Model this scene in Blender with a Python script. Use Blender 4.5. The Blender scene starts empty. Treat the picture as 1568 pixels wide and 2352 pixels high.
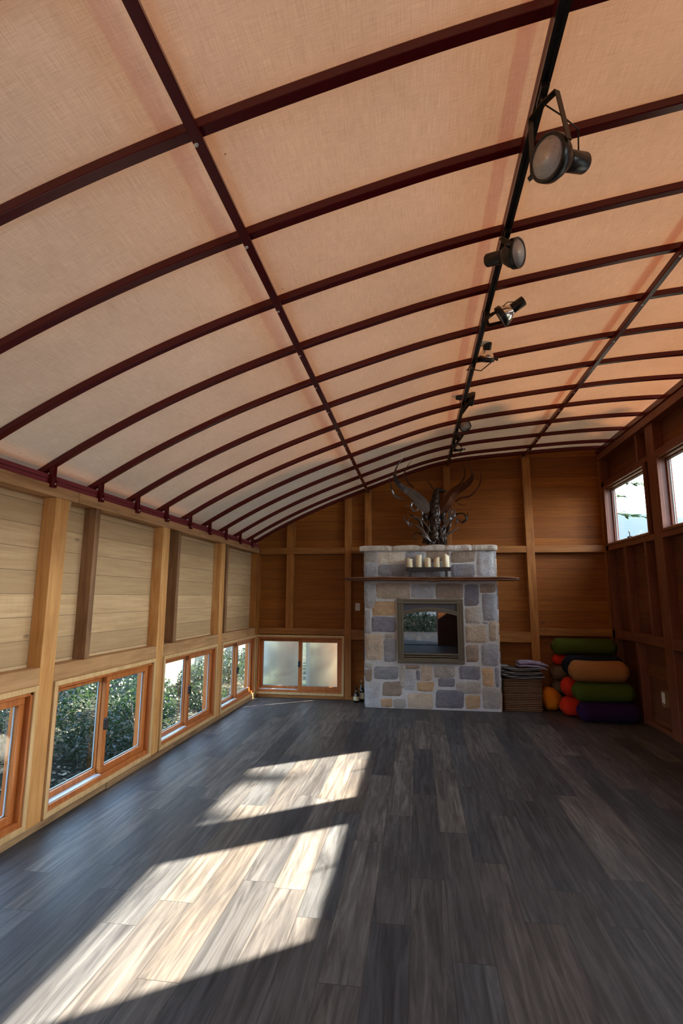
import bpy, bmesh, math, random
from mathutils import Vector, Matrix, noise
R = random.Random(7)
SC = bpy.context.scene
COL = SC.collection
# ------------------------------------------------------------------ camera
YAW, PIT, ROL, FPX = .1447, .1626, .005, 1186.70
cy_, sy_, cp_, sp_ = math.cos(YAW), math.sin(YAW), math.cos(PIT), math.sin(PIT)
cF = Vector((-sy_*cp_, cy_*cp_, sp_)); r0 = Vector((cy_, sy_, 0)); u0 = r0.cross(cF)
cR = r0*math.cos(ROL)+u0*math.sin(ROL); cU = -r0*math.sin(ROL)+u0*math.cos(ROL)
CAMP = Vector((0, 0, 1.5))
cam = bpy.data.objects.new('camera', bpy.data.cameras.new('camera')); COL.objects.link(cam)
cam.matrix_world = Matrix(((cR.x, cU.x, -cF.x, 0), (cR.y, cU.y, -cF.y, 0), (cR.z, cU.z, -cF.z, 1.5), (0, 0, 0, 1)))
cam.data.sensor_fit = 'HORIZONTAL'; cam.data.sensor_width = 24; cam.data.lens = FPX/1568*24
cam.data.clip_start = .02; cam.data.clip_end = 1000
SC.camera = cam
# ------------------------------------------------------------------ light
SUN_DIR = Vector((-1, -.71, -.707)).normalized()
SUN_E, SUN_COL = 94.0, (1.0, .85, .66)
SKY_S = 4.6
GLOW = 23.0
CLOUD = 4.0  # bluish sky fill added on the left to lift the roof fabric
EXPO = 0.0
sl = bpy.data.lights.new('sun', 'SUN'); sl.energy = SUN_E; sl.color = SUN_COL; sl.angle = math.radians(.6)
so = bpy.data.objects.new('sun', sl); COL.objects.link(so)
so.rotation_mode = 'QUATERNION'; so.rotation_quaternion = SUN_DIR.to_track_quat('-Z', 'Y'); so.location = (9, 12, 9)
W = bpy.data.worlds.new('World'); SC.world = W; W.use_nodes = True
nt = W.node_tree; nt.nodes.clear()
wo = nt.nodes.new('ShaderNodeOutputWorld'); wb = nt.nodes.new('ShaderNodeBackground')
tc = nt.nodes.new('ShaderNodeTexCoord'); sx = nt.nodes.new('ShaderNodeSeparateXYZ'); rp = nt.nodes.new('ShaderNodeValToRGB')
nt.links.new(tc.outputs['Generated'], sx.inputs[0]); nt.links.new(sx.outputs['Z'], rp.inputs[0])
e = rp.color_ramp.elements
e[0].position = 0; e[0].color = (.70, .84, .95, 1); e[1].position = .75; e[1].color = (.30, .47, .74, 1)
m = e.new(.3); m.color = (.50, .68, .90, 1)
wb.inputs[1].default_value = 1.0
# hazy white glow of the sky around the low sun
gd = nt.nodes.new('ShaderNodeVectorMath'); gd.operation = 'DOT_PRODUCT'; gv = Vector((.93, .28, .22)).normalized(); gd.inputs[1].default_value = gv
nt.links.new(tc.outputs['Generated'], gd.inputs[0])
gr_ = nt.nodes.new('ShaderNodeMapRange'); gr_.interpolation_type = 'SMOOTHSTEP'; gr_.inputs[1].default_value = .25; gr_.inputs[2].default_value = 1.0; gr_.inputs[3].default_value = 0; gr_.inputs[4].default_value = 1
nt.links.new(gd.outputs['Value'], gr_.inputs[0])
v1 = nt.nodes.new('ShaderNodeVectorMath'); v1.operation = 'SCALE'; v1.inputs['Scale'].default_value = SKY_S; nt.links.new(rp.outputs[0], v1.inputs[0])
v2 = nt.nodes.new('ShaderNodeVectorMath'); v2.operation = 'SCALE'; v2.inputs[0].default_value = (.88, .93, .96); nt.links.new(gr_.outputs[0], v2.inputs['Scale'])
v3 = nt.nodes.new('ShaderNodeVectorMath'); v3.operation = 'SCALE'; v3.inputs['Scale'].default_value = GLOW; nt.links.new(v2.outputs[0], v3.inputs[0])
v4 = nt.nodes.new('ShaderNodeVectorMath'); v4.operation = 'ADD'; nt.links.new(v1.outputs[0], v4.inputs[0]); nt.links.new(v3.outputs[0], v4.inputs[1]); 
ge = nt.nodes.new('ShaderNodeVectorMath'); ge.operation = 'DOT_PRODUCT'; ge.inputs[1].default_value = Vector((-.85, -.05, .5)).normalized(); nt.links.new(tc.outputs['Generated'], ge.inputs[0])
gs = nt.nodes.new('ShaderNodeMapRange'); gs.interpolation_type = 'SMOOTHSTEP'; gs.inputs[1].default_value = .2; gs.inputs[2].default_value = 1.0; gs.inputs[3].default_value = 0; gs.inputs[4].default_value = CLOUD
nt.links.new(ge.outputs['Value'], gs.inputs[0])
v5 = nt.nodes.new('ShaderNodeVectorMath'); v5.operation = 'SCALE'; v5.inputs[0].default_value = (.45, .80, 1.25); nt.links.new(gs.outputs[0], v5.inputs['Scale'])
v6 = nt.nodes.new('ShaderNodeVectorMath'); v6.operation = 'ADD'; nt.links.new(v4.outputs[0], v6.inputs[0]); nt.links.new(v5.outputs[0], v6.inputs[1]); nt.links.new(v6.outputs[0], wb.inputs[0])
nt.links.new(wb.outputs[0], wo.inputs[0])
SC.view_settings.view_transform = 'Standard'; SC.view_settings.look = 'None'
SC.view_settings.exposure = EXPO; SC.view_settings.gamma = 1; SC.view_settings.use_curve_mapping = False

def at(u, v, y):                       # point on the plane Y=y seen at pixel (u, v)
    d = cF+cR*((u-784)/FPX)-cU*((v-1176)/FPX)
    return CAMP+d*(y/d.y)
# ------------------------------------------------------------------ materials
class NB:
    def __init__(s, name):
        s.m = bpy.data.materials.new(name); s.m.use_nodes = True; s.t = s.m.node_tree; s.t.nodes.clear()
        s.out = s.t.nodes.new('ShaderNodeOutputMaterial')
    def n(s, typ, ins=None, **kw):
        x = s.t.nodes.new('ShaderNode'+typ)
        for k, v in kw.items(): setattr(x, k, v)
        for k, v in (ins or {}).items(): s.set(x, k, v)
        return x
    def set(s, x, k, v):
        i = x.inputs[k]
        if hasattr(v, 'is_output'): s.t.links.new(v, i)
        elif isinstance(v, tuple) and len(v) == 3 and i.type == 'RGBA': i.default_value = (*v, 1)
        else: i.default_value = v
    def math(s, op, a, b=0.0, c=None):
        x = s.n('Math', {0: a, 1: b}, operation=op)
        if c is not None: s.set(x, 2, c)
        return x.outputs[0]
    def mix(s, f, a, b, mode='MIX'):
        x = s.n('Mix', data_type='RGBA', blend_type=mode)
        s.set(x, 0, f); s.set(x, 6, a); s.set(x, 7, b); return x.outputs[2]
    def obj(s): return s.n('TexCoord').outputs['Object']
    def geo(s): return s.n('NewGeometry').outputs['Position']
    def sep(s, v): x = s.n('SeparateXYZ', {0: v}); return x.outputs
    def comb(s, a, b, c): return s.n('CombineXYZ', {0: a, 1: b, 2: c}).outputs[0]
    def noise(s, v, scale, detail=3, rough=.5, dist=0): return s.n('TexNoise', {'Vector': v, 'Scale': scale, 'Detail': detail, 'Roughness': rough, 'Distortion': dist}).outputs[0]
    def ramp(s, f, stops):
        x = s.n('ValToRGB', {0: f}); e = x.color_ramp.elements
        e[0].position = stops[0][0]; e[0].color = (*stops[0][1], 1); e[1].position = stops[-1][0]; e[1].color = (*stops[-1][1], 1)
        for p, c in stops[1:-1]: q = e.new(p); q.color = (*c, 1)
        return x.outputs[0]
    def scale(s, v, x, y, z): return s.n('Mapping', {'Vector': v, 'Scale': (x, y, z)}).outputs[0]
    def pbr(s, col, rough=.5, metal=0, bump=None, bs=.3, bd=.01, spec=.5, coat=0, **kw):
        p = s.n('BsdfPrincipled', {'Base Color': col, 'Roughness': rough, 'Metallic': metal, 'Specular IOR Level': spec, 'Coat Weight': coat})
        for k, v in kw.items(): s.set(p, k.replace('_', ' '), v)
        if bump is not None:
            b = s.n('Bump', {'Height': bump, 'Strength': bs, 'Distance': bd}); s.t.links.new(b.outputs[0], p.inputs['Normal'])
        s.t.links.new(p.outputs[0], s.out.inputs[0]); return s.m

def mat_plain(name, col, rough=.5, metal=0, var=.12, nscale=20, bump=.1, spec=.5, coat=0):
    b = NB(name); g = b.geo(); n = b.noise(g, nscale, 4)
    c = b.mix(n, tuple(x*(1-var) for x in col), tuple(min(1, x*(1+var)) for x in col))
    return b.pbr(c, rough, metal, n, bump, .004, spec, coat)

def mat_boards(name, light, dark, along, w=.15, seed=0., knots=True, rough=.65):
    # horizontal boards; along = index of the world axis the boards run along (0 or 1)
    b = NB(name); g = b.geo(); s = b.sep(g)
    row = b.math('FLOOR', b.math('DIVIDE', b.math('ADD', s[2], seed), w))
    fr = b.math('FRACT', b.math('DIVIDE', b.math('ADD', s[2], seed), w))
    rnd = b.n('TexWhiteNoise', {'W': b.math('ADD', row, seed*13.7)}, noise_dimensions='1D').outputs['Value']
    L = s[along]
    gv = b.comb(b.math('MULTIPLY', L, 1.3), b.math('MULTIPLY', s[2], 22), b.math('MULTIPLY', row, 3.1))
    grain = b.noise(gv, 1.6, 6, .62, .5)
    saw = b.noise(b.comb(b.math('MULTIPLY', L, 75), b.math('MULTIPLY', s[2], 3), row), 1.0, 2, .6)
    blot = b.noise(b.comb(L, b.math('MULTIPLY', s[2], 3), b.math('MULTIPLY', row, 7.3)), 1.3, 3)
    c = b.mix(b.ramp(grain, [(.3, (0, 0, 0)), (.7, (1, 1, 1))]), dark, light)
    c = b.mix(b.math('MULTIPLY', rnd, .62), c, tuple(x*.62 for x in dark))
    c = b.mix(b.math('MULTIPLY', b.math('SUBTRACT', blot, .35), .7), c, tuple(x*.8 for x in dark))
    c = b.mix(b.math('MULTIPLY', b.math('SUBTRACT', saw, .3), .6), c, tuple(x*.85 for x in dark))
    if knots:
        vo = b.n('TexVoronoi', {'Vector': b.comb(b.math('MULTIPLY', L, .9), b.math('MULTIPLY', s[2], 2.1), b.math('ADD', row, .3)), 'Scale': 1.6})
        k = b.ramp(b.math('ADD', vo.outputs['Distance'], b.math('MULTIPLY', grain, .03)), [(.03, (1, 1, 1)), (.075, (0, 0, 0))])
        c = b.mix(b.math('MULTIPLY', k, .75), c, (.05, .025, .012))
    edge = b.math('LESS_THAN', b.math('ABSOLUTE', b.math('SUBTRACT', fr, .5)), .487)
    c = b.mix(b.math('MULTIPLY', b.math('SUBTRACT', 1, edge), .75), c, tuple(x*.22 for x in dark))
    h = b.math('ADD', b.math('MULTIPLY', edge, .8), b.math('MULTIPLY', b.math('ADD', grain, saw), .18))
    return b.pbr(c, rough, 0, h, .5, .006, .35)

def mat_timber(name, light, dark, rough=.5, seed=0., axis=2, knots=.4):
    # grain along the given local axis of the object (object coordinates)
    b = NB(name); o = b.obj(); s = b.sep(o)
    info = b.n('ObjectInfo').outputs['Random']
    off = b.math('MULTIPLY', info, 37.)
    sc = [16., 16., 16.]; sc[axis] = 1.2
    v = b.comb(b.math('ADD', b.math('MULTIPLY', s[0], sc[0]), off), b.math('MULTIPLY', s[1], sc[1]), b.math('ADD', b.math('MULTIPLY', s[2], sc[2]), off))
    g = b.noise(v, 1.3, 6, .6, .8)
    c = b.ramp(g, [(.32, dark), (.6, light)])
    bl = b.noise(b.n('VectorMath', {0: o, 1: b.comb(off, off, off)}, operation='ADD').outputs[0], 3.5, 3)
    c = b.mix(b.ramp(bl, [(.5, (0, 0, 0)), (.8, (knots,)*3)]), c, tuple(x*.45 for x in dark))
    c = b.mix(b.math('MULTIPLY', info, .35), c, dark)
    return b.pbr(c, rough, 0, g, .18, .003, .4)

def mat_floor():
    b = NB('dark_vinyl_planks'); g = b.geo(); s = b.sep(g); w, Lp = .178, 1.22
    u = b.math('DIVIDE', b.math('ADD', s[0], 10.03), w); row = b.math('FLOOR', u); fu = b.math('FRACT', u)
    off = b.n('TexWhiteNoise', {'W': row}, noise_dimensions='1D').outputs['Value']
    v = b.math('ADD', b.math('DIVIDE', b.math('ADD', s[1], 20), Lp), off); cl = b.math('FLOOR', v); fv = b.math('FRACT', v)
    rn = b.n('TexWhiteNoise', {'Vector': b.comb(row, cl, 0)}, noise_dimensions='3D')
    sh = b.math('MULTIPLY', rn.outputs['Value'], 40)
    gv = b.comb(b.math('ADD', b.math('MULTIPLY', s[0], 15), sh), b.math('MULTIPLY', s[1], 1.0), sh)
    gr = b.noise(gv, 1.5, 8, .62, 1.2)
    fine = b.noise(b.comb(b.math('MULTIPLY', s[0], 260), b.math('MULTIPLY', s[1], 7), sh), 1, 3, .7)
    bl = b.noise(b.comb(b.math('ADD', b.math('MULTIPLY', s[0], 5), sh), b.math('MULTIPLY', s[1], 1.2), sh), 1.1, 5, .6, .8)
    c = b.ramp(gr, [(.25, (.024, .023, .024)), (.42, (.050, .049, .050)), (.58, (.092, .091, .092)), (.75, (.150, .147, .147))])
    tone = b.ramp(rn.outputs['Value'], [(0, (.58, .62, .70)), (.3, (.92, .86, .84)), (.5, (.80, .88, .98)), (.7, (1.15, 1.02, .92)), (1, (1.45, 1.38, 1.30))])
    c = b.mix(1., c, tone, 'MULTIPLY')
    c = b.mix(b.ramp(bl, [(.42, (0, 0, 0)), (.68, (.5, .5, .5))]), c, (.030, .032, .040))
    c = b.mix(b.ramp(fine, [(.45, (0, 0, 0)), (.7, (.28, .28, .28))]), c, (.03, .028, .027))
    eu = b.math('LESS_THAN', b.math('ABSOLUTE', b.math('SUBTRACT', fu, .5)), .492)
    ev = b.math('LESS_THAN', b.math('ABSOLUTE', b.math('SUBTRACT', fv, .5)), .4985)
    ed = b.math('MULTIPLY', eu, ev)
    c = b.mix(b.math('MULTIPLY', b.math('SUBTRACT', 1, ed), .7), c, (.015, .014, .014))
    rough = b.math('ADD', .36, b.math('MULTIPLY', fine, .22))
    h = b.math('ADD', b.math('MULTIPLY', fine, .3), ed)
    return b.pbr(c, rough, 0, h, .25, .002, .22)

def mat_fabric():
    b = NB('translucent_roof_fabric'); g = b.geo(); s = b.sep(g)
    wa = b.noise(b.comb(b.math('MULTIPLY', s[0], 14), b.math('MULTIPLY', s[1], 260), 0), 1, 3, .6)
    wb_ = b.noise(b.comb(b.math('MULTIPLY', s[0], 330), b.math('MULTIPLY', s[1], 9), 3.), 1, 3, .6)
    cloud = b.noise(g, 1.7, 4, .6)
    k = b.math('ADD', b.math('MULTIPLY', wa, .45), b.math('MULTIPLY', wb_, .55))
    k = b.math('ADD', b.math('MULTIPLY', b.math('SUBTRACT', k, .5), 1.1), b.math('ADD', .78, b.math('MULTIPLY', cloud, .4)))
    vo = b.n('TexVoronoi', {'Vector': g, 'Scale': 3.6}); spk = b.math('GREATER_THAN', vo.outputs['Distance'], .016)
    k = b.math('MULTIPLY', k, b.math('ADD', .25, b.math('MULTIPLY', spk, .75)))
    kc = b.comb(k, k, k)
    T = b.mix(1., (.0246, .0104, .0043), kc, 'MULTIPLY'); D = b.mix(1., (.50, .62, .62), kc, 'MULTIPLY')
    tr = b.n('BsdfTranslucent', {0: T}); df = b.n('BsdfDiffuse', {0: D})
    ad = b.n('AddShader', {0: tr.outputs[0], 1: df.outputs[0]}); b.t.links.new(ad.outputs[0], b.out.inputs[0]); return b.m

def mat_glass(name, tint=(.975, .99, .985), refl=.06):
    b = NB(name); lw = b.n('LayerWeight', {'Blend': .5}).outputs['Facing']      # thin two-sided pane: Schlick reflection by angle
    f = b.math('ADD', refl*.55, b.math('MULTIPLY', b.math('POWER', lw, 4.), .42))
    t = b.n('BsdfTransparent', {0: tint}); g = b.n('BsdfGlossy', {0: (1, 1, 1), 'Roughness': .01})
    mx = b.n('MixShader', {0: f, 1: t.outputs[0], 2: g.outputs[0]})
    b.t.links.new(mx.outputs[0], b.out.inputs[0]); return b.m

def mat_tint(name, col):
    b = NB(name); t = b.n('BsdfTransparent', {0: col}); b.t.links.new(t.outputs[0], b.out.inputs[0]); return b.m

def mat_leaf(name, c1, c2, tr=.35):
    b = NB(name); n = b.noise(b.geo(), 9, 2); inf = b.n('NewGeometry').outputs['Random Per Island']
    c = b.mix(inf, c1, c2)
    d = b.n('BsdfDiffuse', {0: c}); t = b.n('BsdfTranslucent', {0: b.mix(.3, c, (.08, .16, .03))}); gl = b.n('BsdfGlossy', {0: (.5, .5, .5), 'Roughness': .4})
    m1 = b.n('MixShader', {0: tr, 1: d.outputs[0], 2: t.outputs[0]}); m2 = b.n('MixShader', {0: .06, 1: m1.outputs[0], 2: gl.outputs[0]})
    b.t.links.new(m2.outputs[0], b.out.inputs[0]); return b.m

def mat_stone():
    b = NB('field_stone'); at_ = b.n('Attribute', attribute_name='tone').outputs['Color']; g = b.geo()
    n1 = b.noise(g, 9, 6, .65, .6); n2 = b.noise(g, 38, 5, .7); n3 = b.noise(g, 3.2, 3)
    c = b.mix(b.math('MULTIPLY', n1, 1.0), b.mix(1., at_, (.85, .88, .94), 'MULTIPLY'), b.mix(1., at_, (2.25, 2.25, 2.25), 'MULTIPLY'))
    c = b.mix(b.ramp(n2, [(.5, (0, 0, 0)), (.75, (.4, .4, .4))]), c, (.42, .40, .37))
    c = b.mix(b.ramp(n3, [(.5, (0, 0, 0)), (.75, (.35, .35, .35))]), c, (.36, .25, .13))
    return b.pbr(c, .8, 0, b.math('ADD', n1, b.math('MULTIPLY', n2, .5)), 1., .035, .3)

M = {}
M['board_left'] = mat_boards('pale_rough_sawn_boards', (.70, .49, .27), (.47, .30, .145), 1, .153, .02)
M['board_back'] = mat_boards('boards_shade_back', (.40, .135, .012), (.23, .064, .005), 0, .153, .07)  # same wood as the left wall; dim warm light put into the colour
M['board_right'] = mat_boards('boards_shade_right', (.25, .085, .026), (.12, .036, .010), 1, .153, .05)  # same wood again, darkened in colour for the shaded right wall
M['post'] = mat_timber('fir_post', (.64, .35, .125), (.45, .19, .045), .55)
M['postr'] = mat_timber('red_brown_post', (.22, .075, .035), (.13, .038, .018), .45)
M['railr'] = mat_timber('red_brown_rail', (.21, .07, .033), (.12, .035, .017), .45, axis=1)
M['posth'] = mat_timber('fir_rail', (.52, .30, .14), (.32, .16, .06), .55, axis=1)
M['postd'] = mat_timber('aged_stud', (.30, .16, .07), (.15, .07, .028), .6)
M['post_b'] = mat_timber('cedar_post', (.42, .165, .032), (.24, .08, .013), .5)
M['rail_b'] = mat_timber('cedar_rail', (.38, .15, .03), (.22, .075, .012), .5, axis=0)
M['casing'] = mat_timber('pale_fir_casing', (.66, .45, .22), (.50, .31, .13), .45, knots=.1)
M['sash'] = mat_timber('stained_orange_sash', (.50, .17, .04), (.32, .085, .018), .35, knots=.1)
M['sash_r'] = mat_timber('red_brown_sash', (.20, .075, .04), (.11, .038, .02), .35, knots=.1)
M['base'] = mat_timber('knotty_baseboard', (.40, .25, .12), (.16, .085, .04), .6, axis=1, knots=.9)
M['floor'] = mat_floor()
M['fabric'] = mat_fabric()
M['red'] = mat_plain('dark_red_enamel_steel', (.085, .003, .006), .26, 0, .1, 8, .03, .4, 0)
M['redbeam'] = mat_plain('red_gutter_beam', (.22, .035, .045), .35, 0, .1, 8, .05)
M['zinc'] = mat_plain('zinc_bolt', (.7, .72, .68), .35, .6)
M['black'] = mat_plain('black_enamel', (.012, .011, .010), .32, 0, .2, 30, .05)
M['bronze'] = mat_plain('dark_bronze_arm', (.035, .025, .015), .35, .5)
M['lens'] = mat_plain('lamp_lens', (.90, .89, .87), .5, 0, .2, 40, .3)  # pale base stands in for windows reflected in the lens
M['chrome'] = mat_plain('polished_reflector', (.8, .76, .7), .15, 1)
M['glass'] = mat_glass('window_glass')
M['alum'] = mat_plain('pale_aluminium_track', (.60, .66, .72), .4, .3)
M['spacer'] = mat_plain('blue_grey_spacer', (.30, .38, .42), .45)
M['stone'] = mat_stone()
M['mortar'] = mat_plain('pale_mortar', (.56, .575, .59), .9, 0, .2, 25, .5)
M['mantel'] = mat_timber('dark_live_edge_wood', (.19, .085, .045), (.07, .03, .018), .35, axis=0)
M['olive'] = mat_plain('olive_bronze_metal', (.14, .125, .088), .42, .35, .15, 40, .2)
M['fireglass'] = mat_plain('dark_fire_glass', (.004, .005, .006), .02, 0, 0, 5, 0, .9, 0)
M['sooty'] = mat_plain('sooty_metal', (.03, .028, .026), .6)
M['wax'] = mat_plain('ivory_wax', (.80, .70, .48), .5, 0, .05, 20, .05)
M['wick'] = mat_plain('dark_wick', (.05, .03, .02), .8)
M['iron'] = mat_plain('dark_wrought_metal', (.055, .04, .032), .38, .75, .35, 30, .4)
M['steel'] = mat_plain('brushed_sculpture_steel', (.20, .19, .195), .32, .8, .3, 25, .3)
M['copper'] = mat_plain('rusty_red_metal', (.14, .05, .025), .35, .8, .3, 20, .3)
M['plate'] = mat_plain('ivory_plastic', (.72, .68, .60), .4)
M['bottle'] = mat_plain('dark_bottle_glass', (.015, .012, .008), .08, 0, .1, 5, 0, .8)
M['labelp'] = mat_plain('cream_paper_label', (.62, .55, .36), .7)
M['foil'] = mat_plain('copper_foil', (.30, .15, .07), .3, .7)
M['latch'] = mat_plain('black_latch', (.01, .01, .012), .4)
def mat_cloth(name, col, sc=160): return mat_plain(name, col, .92, 0, .22, sc, .4, .15)
M['c_tan'] = mat_cloth('tan_bolster_cloth', (.33, .135, .04))
M['c_green'] = mat_cloth('green_bolster_cloth', (.055, .075, .008))
M['c_purple'] = mat_cloth('purple_bolster_cloth', (.022, .006, .034))
M['c_navy'] = mat_cloth('navy_bolster_cloth', (.008, .010, .018))
M['c_red'] = mat_cloth('red_bolster_cloth', (.50, .022, .006))
M['c_brown'] = mat_cloth('brown_bolster_cloth', (.13, .075, .04))
M['c_orange'] = mat_cloth('orange_cushion_cloth', (.55, .14, .006))
M['shade_siding'] = mat_plain('siding_shade_tone', (.030, .047, .043), .7)  # dark tone carries tree shade over a pale wall
M['reddoor'] = mat_plain('red_painted_door', (.45, .03, .02), .5)
def mat_knit(name, a, bcol, sc):
    b = NB(name); s = b.sep(b.geo()); t = b.math('FRACT', b.math('MULTIPLY', b.math('ADD', s[2], b.math('MULTIPLY', b.noise(b.geo(), 6, 2), .03)), sc))
    n = b.noise(b.geo(), 120, 3); c = b.mix(b.math('GREATER_THAN', t, .55), a, bcol); c = b.mix(b.math('MULTIPLY', n, .5), c, tuple(x*.4 for x in bcol))
    return b.pbr(c, .95, 0, n, .6, .006, .1)
M['knit'] = mat_knit('grey_striped_knit', (.03, .028, .03), (.22, .21, .2), 40)
M['lilac'] = mat_knit('lilac_striped_throw', (.40, .36, .46), (.24, .20, .30), 55)
def mat_wicker():
    b = NB('woven_seagrass'); s = b.sep(b.geo()); a = b.n('TexWave', {'Vector': b.comb(0., 0., s[2]), 'Scale': 14., 'Distortion': 3., 'Detail': 3.}, wave_type='BANDS', bands_direction='Z').outputs[1]
    n = b.noise(b.comb(b.math('MULTIPLY', s[0], 30), b.math('MULTIPLY', s[1], 30), b.math('MULTIPLY', s[2], 140)), 1, 4, .7)
    c = b.ramp(b.math('MULTIPLY', b.math('ADD', a, n), .5), [(.25, (.07, .035, .018)), (.55, (.22, .125, .07)), (.8, (.36, .23, .14))])
    return b.pbr(c, .85, 0, b.math('ADD', a, n), .9, .012, .2)
M['wicker'] = mat_wicker()
def mat_ground():
    b = NB('leaf_litter_ground'); g = b.geo(); n = b.noise(g, 7, 8, .75, .5); n2 = b.noise(g, .7, 4)
    v = b.n('TexVoronoi', {'Vector': g, 'Scale': 22.}).outputs['Color']
    c = b.ramp(n, [(.35, (.003, .005, .004)), (.55, (.010, .014, .010)), (.72, (.026, .026, .019))])
    c = b.mix(b.math('MULTIPLY', b.math('GREATER_THAN', b.sep(v)[0], .86), .7), c, (.07, .062, .045)); c = b.mix(b.ramp(n2, [(.45, (0, 0, 0)), (.6, (.8, .8, .8))]), c, (.010, .020, .012))
    return b.pbr(c, .95, 0, n, .8, .05, .1)
M['ground'] = mat_ground()
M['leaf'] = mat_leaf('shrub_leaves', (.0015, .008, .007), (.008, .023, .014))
M['leaf_dry'] = mat_leaf('dry_leaves', (.02, .017, .011), (.17, .155, .12), .1)
M['needle'] = mat_leaf('conifer_needles', (.03, .075, .05), (.06, .12, .07))
M['bark'] = mat_plain('bark', (.10, .07, .05), .9, 0, .4, 14, .8)
M['hill'] = mat_plain('hazy_blue_hill', (.042, .062, .078), 1., 0, .12, .06, 0, 0)  # distance haze put into the hill colour
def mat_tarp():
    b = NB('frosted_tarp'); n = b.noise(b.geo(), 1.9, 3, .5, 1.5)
    c = b.mix(b.ramp(n, [(.3, (0, 0, 0)), (.7, (1, 1, 1))]), (.032, .042, .038), (.125, .145, .128)); t = b.n('BsdfTranslucent', {0: c}); d = b.n('BsdfDiffuse', {0: (.45, .48, .44)})  # mottling painted in for branch shadows on the sheet
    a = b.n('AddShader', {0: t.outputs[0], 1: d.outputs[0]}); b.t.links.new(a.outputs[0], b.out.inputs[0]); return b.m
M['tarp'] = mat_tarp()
M['shade_tint'] = mat_tint('amber_shade_tint', (.90, .62, .30))  # tint for the added shade strips above the roof
# ------------------------------------------------------------------ mesh helpers
def box(bm, lo, hi):
    vs = [bm.verts.new((x, y, z)) for x in (lo[0], hi[0]) for y in (lo[1], hi[1]) for z in (lo[2], hi[2])]
    for f in ((0, 1, 3, 2), (4, 6, 7, 5), (0, 4, 5, 1), (2, 3, 7, 6), (0, 2, 6, 4), (1, 5, 7, 3)): bm.faces.new([vs[i] for i in f])
    return vs
def frames(pts):
    out = []; n = len(pts); up = None
    for i in range(n):
        t = (pts[min(i+1, n-1)]-pts[max(i-1, 0)]).normalized()
        if up is None: up = Vector((0, 0, 1)) if abs(t.z) < .9 else Vector((0, 1, 0))
        s = t.cross(up).normalized(); up = s.cross(t).normalized(); out.append((t, s, up))
    return out
def tube(bm, pts, rad, seg=10, cap=True):
    pts = [Vector(p) for p in pts]; rs = rad if isinstance(rad, (list, tuple)) else [rad]*len(pts); rings = []
    for p, r, (t, s, u) in zip(pts, rs, frames(pts)):
        rings.append([bm.verts.new(p+s*(r*math.cos(a))+u*(r*math.sin(a))) for a in [2*math.pi*k/seg for k in range(seg)]])
    for a, b in zip(rings, rings[1:]):
        for k in range(seg): bm.faces.new((a[k], a[(k+1) % seg], b[(k+1) % seg], b[k]))
    if cap: bm.faces.new(rings[0][::-1]); bm.faces.new(rings[-1])
def lathe(bm, prof, seg=24, mtx=None, cap=True):
    rings = []
    for r, z in prof:
        rings.append([bm.verts.new((mtx or Matrix())@Vector((r*math.cos(2*math.pi*k/seg), r*math.sin(2*math.pi*k/seg), z))) for k in range(seg)])
    for a, b in zip(rings, rings[1:]):
        for k in range(seg): bm.faces.new((a[k], a[(k+1) % seg], b[(k+1) % seg], b[k]))
    if cap and prof[0][0] > 1e-5: bm.faces.new(rings[0][::-1])
    if cap and prof[-1][0] > 1e-5: bm.faces.new(rings[-1])
WL = {}                                    # world position of every linked mesh object
def link(name, bm, mat, parent=None, smooth=False, loc=None, bev=0, **kw):
    me = bpy.data.meshes.new(name)
    if loc is not None: bmesh.ops.translate(bm, vec=-Vector(loc), verts=bm.verts)
    bmesh.ops.remove_doubles(bm, verts=bm.verts, dist=1e-6) if smooth else None
    bmesh.ops.recalc_face_normals(bm, faces=bm.faces)
    bm.to_mesh(me); bm.free()
    if smooth:
        for p in me.polygons: p.use_smooth = True
    me.materials.append(mat); o = bpy.data.objects.new(name, me); COL.objects.link(o)
    if loc is not None: o.location = loc
    if bev:
        md = o.modifiers.new('bevel', 'BEVEL'); md.width = bev; md.segments = 2; md.limit_method = 'ANGLE'
    w = Vector(loc) if loc is not None else Vector((0, 0, 0)); WL[o.name] = w
    if parent: o.parent = parent; o.location = w-WL.get(parent.name, Vector(parent.location))
    for k, v in kw.items(): o[k] = v
    return o
def BM(): return bmesh.new()
def empty(name, loc, label, cat, group=None, kind=None):
    o = bpy.data.objects.new(name, None); COL.objects.link(o); o.location = loc; o.empty_display_size = .1
    o['label'] = label; o['category'] = cat
    if group: o['group'] = group
    if kind: o['kind'] = kind
    return o
def tag(o, label, cat, group=None, kind=None):
    o['label'] = label; o['category'] = cat
    if group: o['group'] = group
    if kind: o['kind'] = kind
    return o
TR = [0]
def trim(lo, hi, mat, label, bev=.004, cat='timber'):
    TR[0] += 1; bm = BM(); box(bm, lo, hi); c = [(a+b)/2 for a, b in zip(lo, hi)]
    return tag(link('trim_%d' % TR[0], bm, mat, loc=c, bev=bev), label, cat, kind='structure')
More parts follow.
